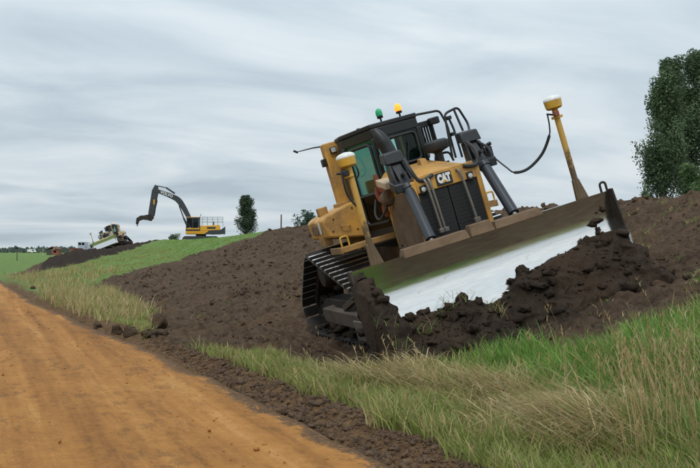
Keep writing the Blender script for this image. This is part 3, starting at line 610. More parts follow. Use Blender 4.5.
    MB().tube(round_path([(.1, 1.30, 1.38), (.1, 1.30, 1.86), (.5, 1.30, 1.86), (.5, 1.30, 1.38)], .08), .018, 8).build('handrail', 'yellow_dusty', root)
    # beacons and antenna on the roof
    for (y, lensm, nm_) in ((.15, 'green_lens', 'green_beacon'), (.52, 'amber_glow', 'amber_beacon')):
        bc = MB().cyl((-.2, y, 3.23), (-.2, y, 3.37), .018, n=8).lathe([(.05, 0), (.058, .03), (.045, .045)], (-.2, y, 3.36)).build(nm_, 'black', root)
        MB().lathe([(.058, 0), (.062, .045), (.056, .09), (.036, .12), (.01, .132)], (-.2, y, 3.405)).build('lens', lensm, bc)
    MB().box(-.26, -.14, .22, .40, 3.234, 3.29).build('roof_sensor', 'black', root, .01)
    an = MB().tube([(-1.05, -.62, 3.20), (-1.05, -.95, 3.23), (-1.05, -1.28, 3.235)], [.016, .012, .008], 8).build('antenna', 'black', root)
    MB().cyl((-1.05, -1.23, 3.22), (-1.05, -1.30, 3.27), .02, n=8).build('antenna_tip', 'black', an)
    # ---------------- blade
    W = 2.11
    prof = [(2.925, 1.20), (2.904, 1.10), (2.885, .99), (2.870, .88), (2.862, .79), (2.868, .70), (2.89, .60), (2.925, .48), (2.965, .36), (3.00, .26)]
    n = len(prof); s = MB(); ys = np.linspace(-W, W, 13)
    for y in ys: s.v += [(x, y, z) for x, z in prof]
    for i in range(len(ys)-1):
        for j in range(n-1): s.face(i*n+j, i*n+j+1, (i+1)*n+j+1, (i+1)*n+j)
    b0 = len(s.v)                                        # back of the plate
    for y in (-W, W): s.v += [(x-.05, y, z) for x, z in prof]
    for j in range(n-1): s.face(b0+j, b0+n+j, b0+n+j+1, b0+j+1)
    L0 = (len(ys)-1)*n
    s.face(*[j for j in range(n)][::-1], *[b0+j for j in range(n)]); s.face(*[L0+j for j in range(n)], *[b0+n+j for j in range(n)][::-1])
    s.face(0, L0, b0+n, b0); s.face(n-1, b0+n-1, b0+2*n-1, L0+n-1)
    blade = s.build('blade', 'polished_steel', root, smooth=50)
    for i in range(4):                                   # bolted cutting edge segments
        y0 = -W+.30+i*(2*W-.60)/4; y1 = y0+(2*W-.60)/4-.006
        MB().hexa([(2.97, y0, .30), (3.012, y0, .29), (3.012, y1, .29), (2.97, y1, .30), (3.055, y0, .07), (3.075, y0, .07), (3.075, y1, .07), (3.055, y1, .07)]).build('cutting_edge', 'polished_steel', blade, .004)
    for sd_ in (-1, 1):
        yo = W*sd_
        MB().prism([(2.87, yo, 1.22), (3.0, yo, 1.22), (3.03, yo, 1.0), (3.08, yo, .60), (3.13, yo, .20), (2.98, yo, .20), (2.87, yo, .55), (2.83, yo, .80)], (0, .03*sd_, 0)).build('end_plate', 'dark_steel', blade, .006)
        MB().hexa([(2.95, yo-.28*sd_, .31), (3.0, yo-.28*sd_, .31), (3.13, yo+.05*sd_, .22), (3.08, yo+.05*sd_, .22), (3.05, yo-.28*sd_, .05), (3.085, yo-.28*sd_, .05), (3.17, yo+.06*sd_, -.04), (3.12, yo+.06*sd_, -.04)]).build('end_bit', 'polished_steel', blade, .004)
        MB().box(3.105, 3.118, *sorted((yo+.001*sd_, yo+.034*sd_)), .24, .52).build('wear_strip', 'grouser_steel', blade)
        # back structure and push arms
        MB().bar((.15, 1.84*sd_, .42), (2.74, 1.84*sd_, .36), .14, .24).build('push_arm', 'mud_dark', root, .02)
        MB().cyl((.15, 1.71*sd_, .42), (.15, 1.90*sd_, .42), .12, n=18).build('trunnion_cap', 'mud_dark', root, .01)
        MB().bar((1.25, 1.84*sd_, .56), (2.72, 1.72*sd_, .98), .09, .09).build('tilt_brace', 'mud_dark', root, .01)
        if sd_ < 0: MB().box(1.85, 2.75, -1.96, -1.93, .12, .42).build('arm_guard', 'bare_pipe', root, .006)
    MB().box(2.66, 2.82, -1.95, 1.95, .30, .55).box(2.70, 2.84, -1.95, 1.95, .98, 1.12).build('back_beam', 'mud_tan', blade, .015)
    # dusty spill guard on top of the blade
    for (y0, y1, h_) in ((-1.32, -.28, .13), (-.27, .12, .17), (.13, .92, .12)):
        MB().hexa([(2.76, y0, 1.16), (2.99, y0, 1.16), (2.99, y1, 1.16), (2.76, y1, 1.16), (2.80, y0+.03, 1.16+h_), (2.95, y0+.03, 1.16+h_), (2.95, y1-.03, 1.16+h_), (2.80, y1-.03, 1.16+h_)]).build('spill_guard', 'mud_tan', blade, .012)
    MB().tube(round_path([(2.90, 2.00, 1.20), (2.90, 2.0, 1.34), (2.90, 2.10, 1.34), (2.90, 2.10, 1.20)], .05), .018, 8).build('lifting_eye', 'dark_steel', blade)
    for sd_ in (-1, 1):                                  # satellite receiver masts
        y = 1.69*sd_
        ms = MB().cyl((2.80, y, 1.18), (2.80, y-.02*sd_, 2.50), .044, n=14).build('mast', 'mast_paint', root)
        MB().prism([(2.77, y-.055, 1.50), (2.77, y+.045, 1.50), (2.77, y+.15, 1.12), (2.77, y-.075, 1.12)], (.06, 0, 0)).build('mast_base', 'mast_paint', ms, .012)
        rc = MB().lathe([(.045, -.06), (.045, .03), (.10, .04), (.122, .06), (.132, .15), (.132, .165)], (2.80, y-.02*sd_, 2.545), (0, 0, 1), 28).build('receiver', 'yellow_bright', ms)
        MB().lathe([(.134, 0), (.136, .018), (.122, .045), (.085, .066), (.02, .078)], (2.80, y-.02*sd_, 2.711), (0, 0, 1), 28).build('receiver_dome', 'white_paint', rc)
        MB().box(2.74, 2.86, y-.08, y+.05, 2.44, 2.48).build('mast_bracket', 'yellow_bright', ms, .008)
        MB().box(2.84, 2.90, y-.10, y-.02, 2.47, 2.55).build('mast_clamp', 'black' if sd_ < 0 else 'rust_red', ms, .008)
        MB().tube([(2.80, y-.05, 2.50), (2.80, y-.17, 2.54)], .014, 8).build('cable_plug', 'black', ms)
    MB().tube(curve([(2.80, -1.78, 2.56), (2.82, -1.80, 2.40), (2.78, -1.78, 2.20), (2.80, -1.70, 2.02)], 5), .018, 8).build('mast_cable', 'rubber', root)
    cb = MB().tube(curve([(2.80, 1.53, 2.53), (2.72, 1.56, 2.36), (2.62, 1.57, 2.22), (2.50, 1.44, 1.99), (2.38, 1.22, 1.84), (2.28, 1.04, 1.84), (2.16, .99, 1.95), (2.0, .90, 2.17)], 8), [.011]*16+[.024]*25+[.012]*16, 8).build('hanging_cable', 'rubber', root)
    return root
dozer = make_dozer(); dozer.matrix_world = DOZ
tag(dozer, 'large muddy yellow bulldozer leaning on the soil slope, its bright steel blade facing us', 'bulldozer', 'bulldozers')

# ------------------------------------------------------------------ soil heaped against the blade
HEAP = [(353, 282), (366, 277), (372, 277), (381, 293), (390, 307), (403, 316), (427, 312), (445, 309), (463, 298), (476, 299), (489, 303), (500, 297), (511, 288), (519, 276), (524, 269), (530, 272), (556, 256), (572, 249), (586, 241), (597, 240), (606, 231), (611, 230), (616, 243), (626, 251), (634, 262)]
DI = np.array(DR.transposed())
def to_plane(u, v, xl):
    o = DI @ (np.array([0, 0, CAM_H])-np.array(DT)); d = DI @ ray(u, v); t_ = (xl-o[0])/d[0]; return o+t_*d
hp = np.array([to_plane(u, v, 3.08) for u, v in HEAP])
hy = np.linspace(-2.75, 3.1, 200); hx = np.linspace(2.93, 5.0, 90); HX, HY = np.meshgrid(hx, hy)
top = np.interp(hy, hp[:, 1], hp[:, 2]); top[hy < hp[0, 1]] = np.interp(hy[hy < hp[0, 1]], [-2.75, -2.30, -2.08], [-.6, -.22, hp[0, 2]*.42]); top[hy > hp[-1, 1]] = np.interp(hy[hy > hp[-1, 1]], [hp[-1, 1], 3.1], [hp[-1, 2], -.5])
left = (hy < -2.0); TOP = top[:, None]
fx = np.clip(HX-3.10, 0, 9)
HZ = TOP-.03-fx*(.62+.22*np.sin(HY*2.3)) - .10*fx**2
HZ = HZ+(.16*(fbm(HX*3, HY*3, 4, 7)-.5)+.10*(fbm(HX*9, HY*9, 3, 9)-.5)+.16*np.clip(fbm(HX*5, HY*5, 2, 19)-.60, 0, 1))*sstep(3.02, 3.3, HX)+.05*(fbm(HX*6, HY*7, 3, 3)-.5)
hw = np.array([list(dloc(x, y, z)) for x, y, z in zip((HX+.22*(fbm(HY*5, HZ*5, 3, 45)-.5)*sstep(3.1, 3.35, HX)).ravel(), (HY+.38*(fbm(HX*4, HZ*5, 3, 43)-.5)*sstep(2.98, 3.2, HX)).ravel(), HZ.ravel())])
gz = ground_h(hw[:, 0], hw[:, 1], False); hw[:, 2] = np.maximum(hw[:, 2], gz-.35)
heap = np_mesh('soil_heap', hw, gridfaces(len(hx), len(hy)), 'soil_dark', smooth=False)
tag(heap, 'dark heap of torn-up soil pushed along in front of the near bulldozer blade', 'soil heap')

def ico(sub):
    import bmesh
    bm = bmesh.new(); bmesh.ops.create_icosphere(bm, subdivisions=sub, radius=1); v = np.array([q.co[:] for q in bm.verts]); f = np.array([[q.index for q in p.verts] for p in bm.faces]); bm.free(); return v, f
def lumps(P, S, sub, seed):
    r = np.random.default_rng(seed); v0, f0 = ico(sub); n = len(P); V = np.repeat(v0[None], n, 0)
    ph = r.random((n, 3))*50
    d = 1+.75*(np.stack([vnoise(v0[None, :, i]*1.7+ph[:, i:i+1], v0[None, :, (i+1) % 3]*1.7+ph[:, (i+1) % 3:(i+1) % 3+1]+i*5, i) for i in range(3)]).mean(0)-.5)*2
    V = V*(d*(1+r.normal(0, .21 if sub < 3 else .06, d.shape)))[..., None]*r.uniform(.55, 1.4, (n, 1, 3)); a = r.random(n)*6.28; c, s_ = np.cos(a)[:, None], np.sin(a)[:, None]
    V = np.stack([V[..., 0]*c-V[..., 1]*s_, V[..., 0]*s_+V[..., 1]*c, V[..., 2]*.75], -1)*S[:, None, None]+P[:, None]
    return V.reshape(-1, 3), (f0[None]+np.arange(n)[:, None, None]*len(v0)).reshape(-1, 3)
def scatter(n, x0, x1, y0, y1, fn, seed):
    r = np.random.default_rng(seed); X = r.uniform(x0, x1, n*6); Y = y0+(y1-y0)*r.random(n*6)**1.6; k = fn(X, Y) > r.random(n*6); return X[k][:n], Y[k][:n]
def off_dozer(X, Y):
    lx = DOZI[0, 0]*X+DOZI[0, 1]*Y+DOZI[0, 2]*.5+DOZI[0, 3]; ly = DOZI[1, 0]*X+DOZI[1, 1]*Y+DOZI[1, 2]*.5+DOZI[1, 3]
    return 1-((np.abs(lx-.5) < 2.6) & (np.abs(ly) < 2.0))
def add_lumps(name, X, Y, S, sub, mat, seed, label, sink=.25):
    P = np.stack([X, Y, ground_h(X, Y)+S*(.6-sink)-.0], -1); v, f = lumps(P, S, sub, seed); o = np_mesh(name, v, f, mat, smooth=False); kind(o, 'stuff'); tag(o, label, 'soil'); return o
X, Y = scatter(4200, 3.8, 13.5, 5, 38, lambda x, y: masks(x, y)[0]*off_dozer(x, y)*(.25+.75*sstep(.4, .6, fbm(x*.8, y*.8, 3, 77))), 1)
S = .010+.05*np.random.default_rng(2).random(len(X))**6+.0004*Y
add_lumps('soil_clods', X, Y, S, 2, 'soil', 3, 'loose brown clods strewn over the stripped slope', .55)
X, Y = scatter(4200, 2.6, 3.6, 4.5, 30, lambda x, y: np.clip(masks(x, y)[4], 0, 1), 5); S = .007+.028*np.random.default_rng(6).random(len(X))**5+.0003*Y
add_lumps('berm_crumbs', X, Y, S, 2, 'berm_soil', 7, 'crumbly brown soil ridge along the edge of the dirt road', .5)
k = np.random.default_rng(8).choice(len(hw), 1500); Sh = .010+.10*np.random.default_rng(9).random(1500)**8
inside = hw[k, 2] > gz[k]-.05; v, f = lumps(hw[k][inside]+np.array([0, 0, .01]), Sh[inside], 2, 12)
o = np_mesh('heap_clods', v, f, 'soil_dark'); kind(o, 'stuff'); tag(o, 'dark crumbled clods lying on the heap before the blade', 'soil')
r = np.random.default_rng(40); X = r.uniform(-3.8, 2.6, 1500); X = np.where(r.random(1500) < .5, 2.7-np.abs(r.normal(0, .5, 1500)), X); Y = 4+22*r.random(1500)**1.5
S = .004+.014*r.random(1500)**4+.0003*Y; k = r.random(1500) < .45; X, Y, S = X[k], Y[k], S[k]; v, f = lumps(np.stack([X+road_off(Y), Y, .028+0*X], -1), S, 1, 41)
o = np_mesh('road_crumbs', v, f, 'road'); kind(o, 'stuff'); tag(o, 'small crumbs of soil scattered over the orange road', 'soil')
r = np.random.default_rng(70)
for sd_ in (-1, 1):
    P = np.stack([r.uniform(-1.6, 1.9, 170), sd_*r.uniform(1.2, 1.62, 170), -.08+.42*r.random(170)**1.8], -1); v, f = lumps(P, .03+.09*r.random(170)**2, 2, 71)
    o = np_mesh('packed_mud', v, f, 'soil_dark'); o.parent = dozer
    P = np.stack([r.uniform(2.55, 2.9, 90), sd_*r.uniform(1.75, 2.09, 90), .1+.85*r.random(90)], -1); v, f = lumps(P, .03+.07*r.random(90)**2, 2, 72)
    o = np_mesh('packed_mud', v, f, 'soil_dark'); o.parent = dozer
# single lumps one can count beside the road
LUMPS = [(80, 323, .10), (97, 329, .20), (116, 335, .17), (132, 336, .20), (149, 337, .17), (163, 337, .16), (203, 348, .10), (57, 299, .15), (47, 294, .16), (33, 289, .16), (210, 350, .09)]
names_ = ['smallest dark soil lump at the far end of the row beside the road', 'round dark soil lump sitting alone at the edge of the road', 'flat brown soil lump between two darker ones by the road', 'blocky dark soil lump in the middle of the roadside row', 'low dark soil lump in front of the upright slab', 'dark soil lump at the foot of the upright slab',
          'small soil lump lying on the berm nearer than the slab', 'dark soil lump on the road edge by the far tall grass', 'dark soil lump far along the road edge, middle of three', 'farthest dark soil lump on the road edge', 'smallest pebble-like soil lump on the berm nearest us']
for i, (u, v, s_) in enumerate(LUMPS):
    s_ *= .66
    x, y = hit(u, v); vv, ff = lumps(np.array([[x, y, float(ground_h(np.array([x]), np.array([y]))[0])+s_*.4]]), np.array([s_]), 3, 30+i)
    o = np_mesh('soil_lump', vv, ff, 'soil', smooth=False); tag(o, names_[i], 'soil lump', 'soil lumps along the road edge')
x, y = hit(158, 331); z = float(ground_h(np.array([x]), np.array([y]))[0]); vv, ff = lumps(np.array([[0, 0, 0.]]), np.array([1.]), 3, 60)
vv = vv*np.array([.15, .12, .28]); a = R(-38); vv = np.stack([vv[:, 0]*math.cos(a)-vv[:, 2]*math.sin(a), vv[:, 1], vv[:, 0]*math.sin(a)+vv[:, 2]*math.cos(a)], -1)+np.array([x+.05, y, z+.16])
tag(np_mesh('soil_slab', vv, ff, 'soil', smooth=False), 'tall dark slab of soil tilted up beside the tuft of roadside grass', 'soil lump')

# ------------------------------------------------------------------ grass
def blades(X, Y, Z, H, Wd, lean, ldir, col, seed):
    r = np.random.default_rng(seed); n = len(X); a = r.random(n)*6.28; sx, sy = np.cos(a)*Wd, np.sin(a)*Wd
    dx, dy = np.cos(ldir)*lean, np.sin(ldir)*lean; B0 = np.stack([X, Y, Z], -1); side = np.stack([sx, sy, 0*sx], -1)
    def pt(t_, k): return B0+np.stack([dx*H*t_**1.7, dy*H*t_**1.7, H*t_*np.sqrt(np.clip(1-(lean*t_*.75)**2, .05, 1))], -1)*1.0+0*k
    m1, m2, tp = pt(.4, 0), pt(.75, 0), pt(1.0, 0)
    V = np.stack([B0-side, B0+side, m1-side*.85, m1+side*.85, m2-side*.55, m2+side*.55, tp], 1)
    i = np.arange(n)[:, None]*7
    F = np.concatenate([i+np.array([[0, 1, 3]]), i+np.array([[0, 3, 2]]), i+np.array([[2, 3, 5]]), i+np.array([[2, 5, 4]]), i+np.array([[4, 5, 6]])])
    sh = np.array([.72, .72, .95, .95, 1.08, 1.08, 1.15]); tint = np.clip(col[:, None, :]*np.ones((1, 7, 1)), 0, 1); tint = tint*(1+.0*sh[None, :, None])
    return V.reshape(-1, 3), F, tint.reshape(-1, 3)
GREENS = np.array([(.165, .325, .055), (.225, .39, .085), (.125, .265, .045), (.28, .40, .12)]); DRYS = np.array([(.50, .375, .19), (.42, .31, .145), (.56, .45, .26), (.34, .26, .12)])
def pickcol(n, dryf, r, ol=None):
    g = GREENS[r.integers(0, 4, n)]; d = DRYS[r.integers(0, 4, n)]; k = (r.random(n) < dryf)[:, None]; g = g*(1+np.clip(ol, 0, 1)[:, None]*np.array([[.36, -.12, .20]])) if ol is not None else g; return np.where(k, d, g)*r.uniform(.8, 1.2, (n, 1))
def clumped(n, x0, x1, y0, y1, fn, seed, per=14, spread=.07, ypow=1.4):
    r = np.random.default_rng(seed); m_ = max(1, n//per); X = r.uniform(x0, x1, m_*8); Y = y0+(y1-y0)*r.random(m_*8)**ypow; k = fn(X, Y) > r.random(m_*8); X, Y = X[k][:m_], Y[k][:m_]
    X = np.repeat(X, per)+r.normal(0, spread, len(X)*per); Y = np.repeat(Y, per)+r.normal(0, spread, len(Y)*per); return X, Y, r
def grass(name, label, X, Y, r, h0, h1, dryf, lean0, lean1, ldir, ldv, wd, seed):
    n = len(X); H = r.uniform(h0, h1, n)*(.6+.8*fbm(X*1.2, Y*1.2, 2, 15)); df = dryf(X, Y) if callable(dryf) else np.full(n, dryf)
    v, f, c = blades(X, Y, ground_h(X, Y)-.02, H, wd*(r.uniform(.5, 1.2, n)+1.5*(r.random(n) < .12)), r.uniform(lean0, lean1, n), ldir+r.normal(0, ldv, n), pickcol(n, df, r, 1-sstep(4.3, 5.1, X-.12*(Y-5))), seed)
    o = np_mesh(name, v, f, 'grass_blade', {'tint': c}); kind(o, 'stuff'); tag(o, label, 'grass'); return o
veg = lambda x, y: (lambda q: np.clip(1-q[0]-q[2]-q[5], 0, 1)*(1-np.clip(q[4]*1.6, 0, 1)))(masks(x, y))
# dry trampled band: parallel to the road inside the verge
bd = sorted([hit(*p)[::-1] for p in ((385, 386), (450, 397), (520, 413), (580, 432), (640, 458))]); bdy = [q[0] for q in bd]; bdx = [q[1] for q in bd]
def dryband(x, y): return sstep(4.7, 5.7, y)*np.exp(-((x-np.interp(y, bdy, bdx)-.5*(fbm(x*1.1, y*1.1, 2, 3)-.5))/.30)**2)*(1-sstep(9.8, 11.5, y))*(.35+.65*sstep(.36, .56, fbm(x*1.6, y*1.6, 3, 29)))
X, Y, r = clumped(66000, 3.05, 8.2, 3.6, 12.5, lambda x, y: veg(x, y)*(1-.5*dryband(x, y)), 101, 12, .05, 1.2)
grass('verge_grass', 'fresh green grass covering the bank in the right foreground', X, Y, r, .10, .30, lambda x, y: .05+.40*dryband(x, y)+.10*(x < 4.4)+.10*sstep(.5, .65, fbm(x*1.3, y*1.3, 2, 6)), .2, .9, R(150), 1.7, .0046, 1)
X, Y, r = clumped(14000, 3.3, 6.0, 3.6, 12, lambda x, y: veg(x, y)*dryband(x, y), 103, 10, .07, 1.2)
grass('flattened_grass', 'pale dry grass flattened into a band along the verge', X, Y, r, .22, .5, .80, .95, 1.25, R(120), 1.0, .0044, 2)
X, Y, r = clumped(15000, 2.6, 5.4, 10.5, 21, lambda x, y: veg(x, y)*(.2+.8*sstep(.36, .54, fbm(x*1.1, y*.8, 3, 17))), 105, 12, .07, 1.3)
grass('roadside_grass', 'patchy green and straw grass between the road ridge and the bulldozer', X, Y, r, .07, .24, .22, .2, .8, R(100), 1.2, .006, 3)
X, Y, r = clumped(20000, 1.2, 6.0, 18.5, 56, lambda x, y: veg(x, y)*(x-road_off(y) > 3.2)*(1-.93*sstep(25, 31, y))*(.25+.75*sstep(18, 21, y))*(.12+.88*sstep(.40, .58, fbm(x*.7, y*.3, 2, 13))), 107, 26, .16, 1.1)
grass('tall_roadside_grass', 'tall pale green tufts along the far roadside verge', X, Y, r, .14, .46, .64, .15, .7, R(60), 1.4, .009, 4)
# tall straw stalks near the right edge of the picture and along the verge
rr = np.random.default_rng(109); cx_ = []
for (u, v, n_, sp_) in ((655, 440, 34, .13), (680, 425, 30, .16), (690, 460, 30, .12), (640, 465, 22, .12), (672, 395, 22, .2), (600, 430, 12, .2), (530, 400, 7, .3), (480, 395, 6, .2), (420, 392, 7, .2), (318, 372, 5, .2), (390, 385, 6, .2), (545, 350, 5, .3)):
    x, y = hit(u, v); cx_.append(np.stack([rr.normal(x, sp_, n_), rr.normal(y, sp_, n_)], -1))
P = np.concatenate(cx_); n = len(P); H = rr.uniform(.45, 1.0, n); H[P[:, 1] > 6.6] *= .62
col = DRYS[rr.integers(0, 4, n)]*rr.uniform(.85, 1.15, (n, 1)); zz = ground_h(P[:, 0], P[:, 1])-.02
v, f, c = blades(P[:, 0], P[:, 1], zz, H, np.full(n, .0042), rr.uniform(.1, .5, n), R(165)+rr.normal(0, .9, n), col, 5)
# seed heads: short bristles along the upper third of each stalk
vt = v.reshape(-1, 7, 3); k = np.repeat(np.arange(n), 7); tt_ = rr.random(len(k))[:, None]; q = vt[k, 4]*(1-tt_)+vt[k, 6]*tt_
v2, f2, c2 = blades(q[:, 0], q[:, 1], q[:, 2], rr.uniform(.03, .07, len(k)), np.full(len(k), .0035), rr.uniform(.2, .7, len(k)), rr.random(len(k))*6.28, col[k], 55)
v, f, c = np.concatenate([v, v2]), np.concatenate([f, f2+len(v)]), np.concatenate([c, c2])
o = np_mesh('dry_stalks', v, f, 'grass_blade', {'tint': c}); kind(o, 'stuff'); tag(o, 'tall straw-coloured stalks rising from the grass at the right edge', 'grass')
X, Y, r = clumped(7000, 4.2, 6.2, 4.3, 7.2, lambda x, y: veg(x, y)*sstep(4.2, 4.9, x-.0*y), 111, 30, .12, 1.0)
grass('coarse_grass', 'coarse mixed straw and green grass low in the right corner', X, Y, r, .16, .40, .26, .3, 1.05, R(160), 1.2, .0042, 6)
# green strip far away and weeds on the soil
X, Y, r = clumped(24000, 3.5, 16, 36, 66, lambda x, y: np.clip(masks(x, y)[1], 0, 1), 113, 8, .12, 1.0)
grass('strip_grass', 'short bright green grass on the strip between the bare slope and the dark mound', X, Y, r, .04, .10, .12, .2, .9, 0, 3, .012, 7)
X, Y, r = clumped(2400, 4.4, 12.5, 6, 20, lambda x, y: masks(x, y)[0]*off_dozer(x, y)*sstep(.54, .68, fbm(x*.9, y*.9, 3, 25)), 115, 20, .09, 1.2)
grass('soil_weeds', 'torn wisps of grass and roots left on the bare soil', X, Y, r, .05, .15, .45, .6, 1.15, 0, 3, .005, 8)
# torn grass mixed into the heap
r = np.random.default_rng(117); cc = hw[r.choice(len(hw), 30)]; cc = cc[cc[:, 2] > ground_h(cc[:, 0], cc[:, 1], False)]; P = np.repeat(cc, 12, 0)+r.normal(0, .07, (len(cc)*12, 3))*np.array([1, 1, .3]); n = len(P)
v, f, c = blades(P[:, 0], P[:, 1], P[:, 2], r.uniform(.1, .26, n), np.full(n, .005), r.uniform(.5, 1.1, n), r.random(n)*6.28, pickcol(n, .55, r)*.7, 9)
o = np_mesh('heap_grass', v, f, 'grass_blade', {'tint': c}); kind(o, 'stuff'); tag(o, 'torn sods and roots sticking out of the soil heap', 'grass')

# ------------------------------------------------------------------ trees
def gz1(x, y): return float(ground_h(np.array([x]), np.array([y]), False)[0])
def tree(name, label, cat, u, d, top_v, width, leafs, lsize, cols, shape, seed, lean=0, group=None, vbase=None):
    """a tree whose crown top shows at row top_v when standing d metres away"""
    r = np.random.default_rng(seed); p = at_depth(u, V0, d); x, y = p.x, p.y; z0 = gz1(x, y); Ht = CAM_H+(V0-top_v)/FPX*d-z0
    root = empty(name, Matrix.Translation((x, y, z0))); tag(root, label, cat, group)
    lat = Vector((ca, -sa, 0)); tr = MB(); tops = []; lv = lat*lean
    trunk = [Vector((0, 0, -.3))]+[Vector((0, 0, Ht*f))+lv*Ht*f*f+Vector((r.normal(0, .01*Ht), r.normal(0, .01*Ht), 0)) for f in (.12, .3, .5, .7, .9)]
    tr.tube(trunk, [Ht*.022, Ht*.019, Ht*.016, Ht*.011, Ht*.007, Ht*.003], 8)
    nb = 60 if shape != 'bush' else 14; L = []
    for i in range(nb):
        f = r.uniform(.08, .92 if shape == 'poplar' else .86); a = r.random()*6.28; b0 = Vector((0, 0, Ht*f))+lv*Ht*f*f
        prof_ = {'poplar': min(1, f*3.5+.45)*(1-f)**.62*1.15, 'cypress': (1-f)**.35*min(1, f*5+.4), 'bush': math.sin(math.pi*min(1, f*.8+.2))**.6}[shape]
        rad = width/2*prof_*r.uniform(.45, 1.0); up = {'poplar': 1.5, 'cypress': 1.1, 'bush': .45}[shape]
        tip = b0+Vector((math.cos(a)*rad, math.sin(a)*rad, min(rad*up+Ht*.05, Ht*(1-f)*r.uniform(.55, .98))))+lv*Ht*.10
        mid = b0.lerp(tip, .5)+Vector((0, 0, -.06*rad)); tr.tube([b0, mid, tip], [Ht*.006, Ht*.004, Ht*.0015], 5); L.append((b0, mid, tip, rad))
    tr.build('trunk', 'bark', root); btint = []
    pos = []; per = leafs//nb
    for (b0, mid, tip, rad) in L:
        btint.append(np.full(per, r.uniform(.7, 1.35)))
        t_ = r.beta(2.2, 1.1, per); q = np.array(b0)[None]*(1-t_)[:, None]+np.array(tip)[None]*t_[:, None]; sp = (.065*width+.14*rad)*(.55+.6*(1-t_))
        pos.append(q+np.clip(r.normal(0, 1, (per, 3)), -1.5, 1.5)*sp[:, None]*np.array([1, 1, 1.25]))
    pos = np.concatenate(pos); btint = np.concatenate(btint); ok_ = pos[:, 2] > Ht*.02; pos = pos[ok_]; btint = btint[ok_]; n = len(pos)
    a = r.normal(0, 1, (n, 3)); a /= np.linalg.norm(a, axis=1)[:, None]; b_ = np.cross(a, r.normal(0, 1, (n, 3))); b_ /= np.linalg.norm(b_, axis=1)[:, None]
    s = lsize*r.uniform(.5, 1.3, (n, 1)); V = np.stack([pos-a*s, pos-b_*s*.45, pos+a*s, pos+b_*s*.45], 1).reshape(-1, 3)
    col = np.array(cols)[r.integers(0, len(cols), n)]*r.uniform(.88, 1.12, (n, 1)); cl_ = .8+.5*fbm(pos[:, 0]*1.2+pos[:, 1]*.7, pos[:, 2]*1.2, 2, seed)[:, None]
    cr_ = np_mesh('crown', V, np.arange(n*4).reshape(-1, 4), 'leaf', {'tint': np.repeat(col*cl_*btint[:, None], 4, 0)}); cr_.parent = root
    return root
POP = [(.095, .14, .075), (.108, .158, .082), (.084, .125, .068), (.125, .175, .10)]
tree('poplar_tree', 'tall dark poplar behind the slope, left of the two at the right edge', 'tree', 662, 90, 60, 6.4, 36000, .15, POP, 'poplar', 1, .06, 'poplars at the right edge')
tree('poplar_tree', 'tallest dark poplar, cut off by the right edge of the picture', 'tree', 691, 95, 50, 6.6, 36000, .15, POP, 'poplar', 2, .05, 'poplars at the right edge')
tree('poplar_tree', 'poplar at the very edge, mostly outside the picture on the right', 'tree', 716, 93, 78, 5.0, 20000, .15, POP, 'poplar', 3, .04, 'poplars at the right edge')
tree('bush', 'rounded lighter green bush below the poplars at the right edge', 'bush', 696, 70, 165, 3.4, 6000, .12, [(.10, .155, .06), (.13, .19, .08), (.075, .12, .05)], 'bush', 4)
tree('bush', 'tiny dark bush at the foot of the left poplar', 'bush', 643, 70, 186, 1.6, 1500, .10, POP, 'bush', 5)
tree('cypress_tree', 'dense dark upright tree standing alone on the crest behind the green strip', 'tree', 247, 190, 196, 5.4, 13000, .19, [(.055, .08, .05), (.075, .105, .06), (.045, .068, .042)], 'poplar', 6, -.03)
tree('bush', 'grey-green bush behind the rear of the near bulldozer', 'bush', 309, 130, 213, 5.2, 2600, .20, [(.05, .085, .06), (.07, .11, .075), (.04, .07, .05)], 'bush', 7)
tree('bush', 'small bush on the skyline left of the excavator tracks', 'bush', 175, 150, 235, 2.6, 900, .16, POP, 'bush', 8)
tree('bush', 'small dark tree behind the distant bulldozer cab', 'bush', 108, 190, 230, 4.5, 1600, .26, POP, 'bush', 9)
# far line of trees: one mass
r = np.random.default_rng(20); Ps = []
for i in range(5200):
    u = r.uniform(-140, 118); d = r.uniform(420, 470); hmax = 1.2+1.8*vnoise(np.array([u*.21]), np.array([.3]))[0]+1.2*vnoise(np.array([u*.9]), np.array([2.3]))[0]
    p = at_depth(u, V0, d); Ps.append((p.x, p.y, .2+hmax*r.random()**.8))
Ps = np.array(Ps); n = len(Ps); a = r.normal(0, 1, (n, 3)); a /= np.linalg.norm(a, axis=1)[:, None]; b_ = np.cross(a, r.normal(0, 1, (n, 3))); b_ /= np.linalg.norm(b_, axis=1)[:, None]; s = r.uniform(.35, .8, (n, 1))
o = np_mesh('far_treeline', np.stack([Ps-a*s, Ps-b_*s*.7, Ps+a*s, Ps+b_*s*.7], 1).reshape(-1, 3), np.arange(n*4).reshape(-1, 4), 'leaf', {'tint': np.repeat(np.array([(.10, .13, .115)])*r.uniform(.7, 1.3, (n, 1)), 4, 0)})
kind(o, 'stuff'); tag(o, 'low blurred line of far trees on the left horizon', 'trees')

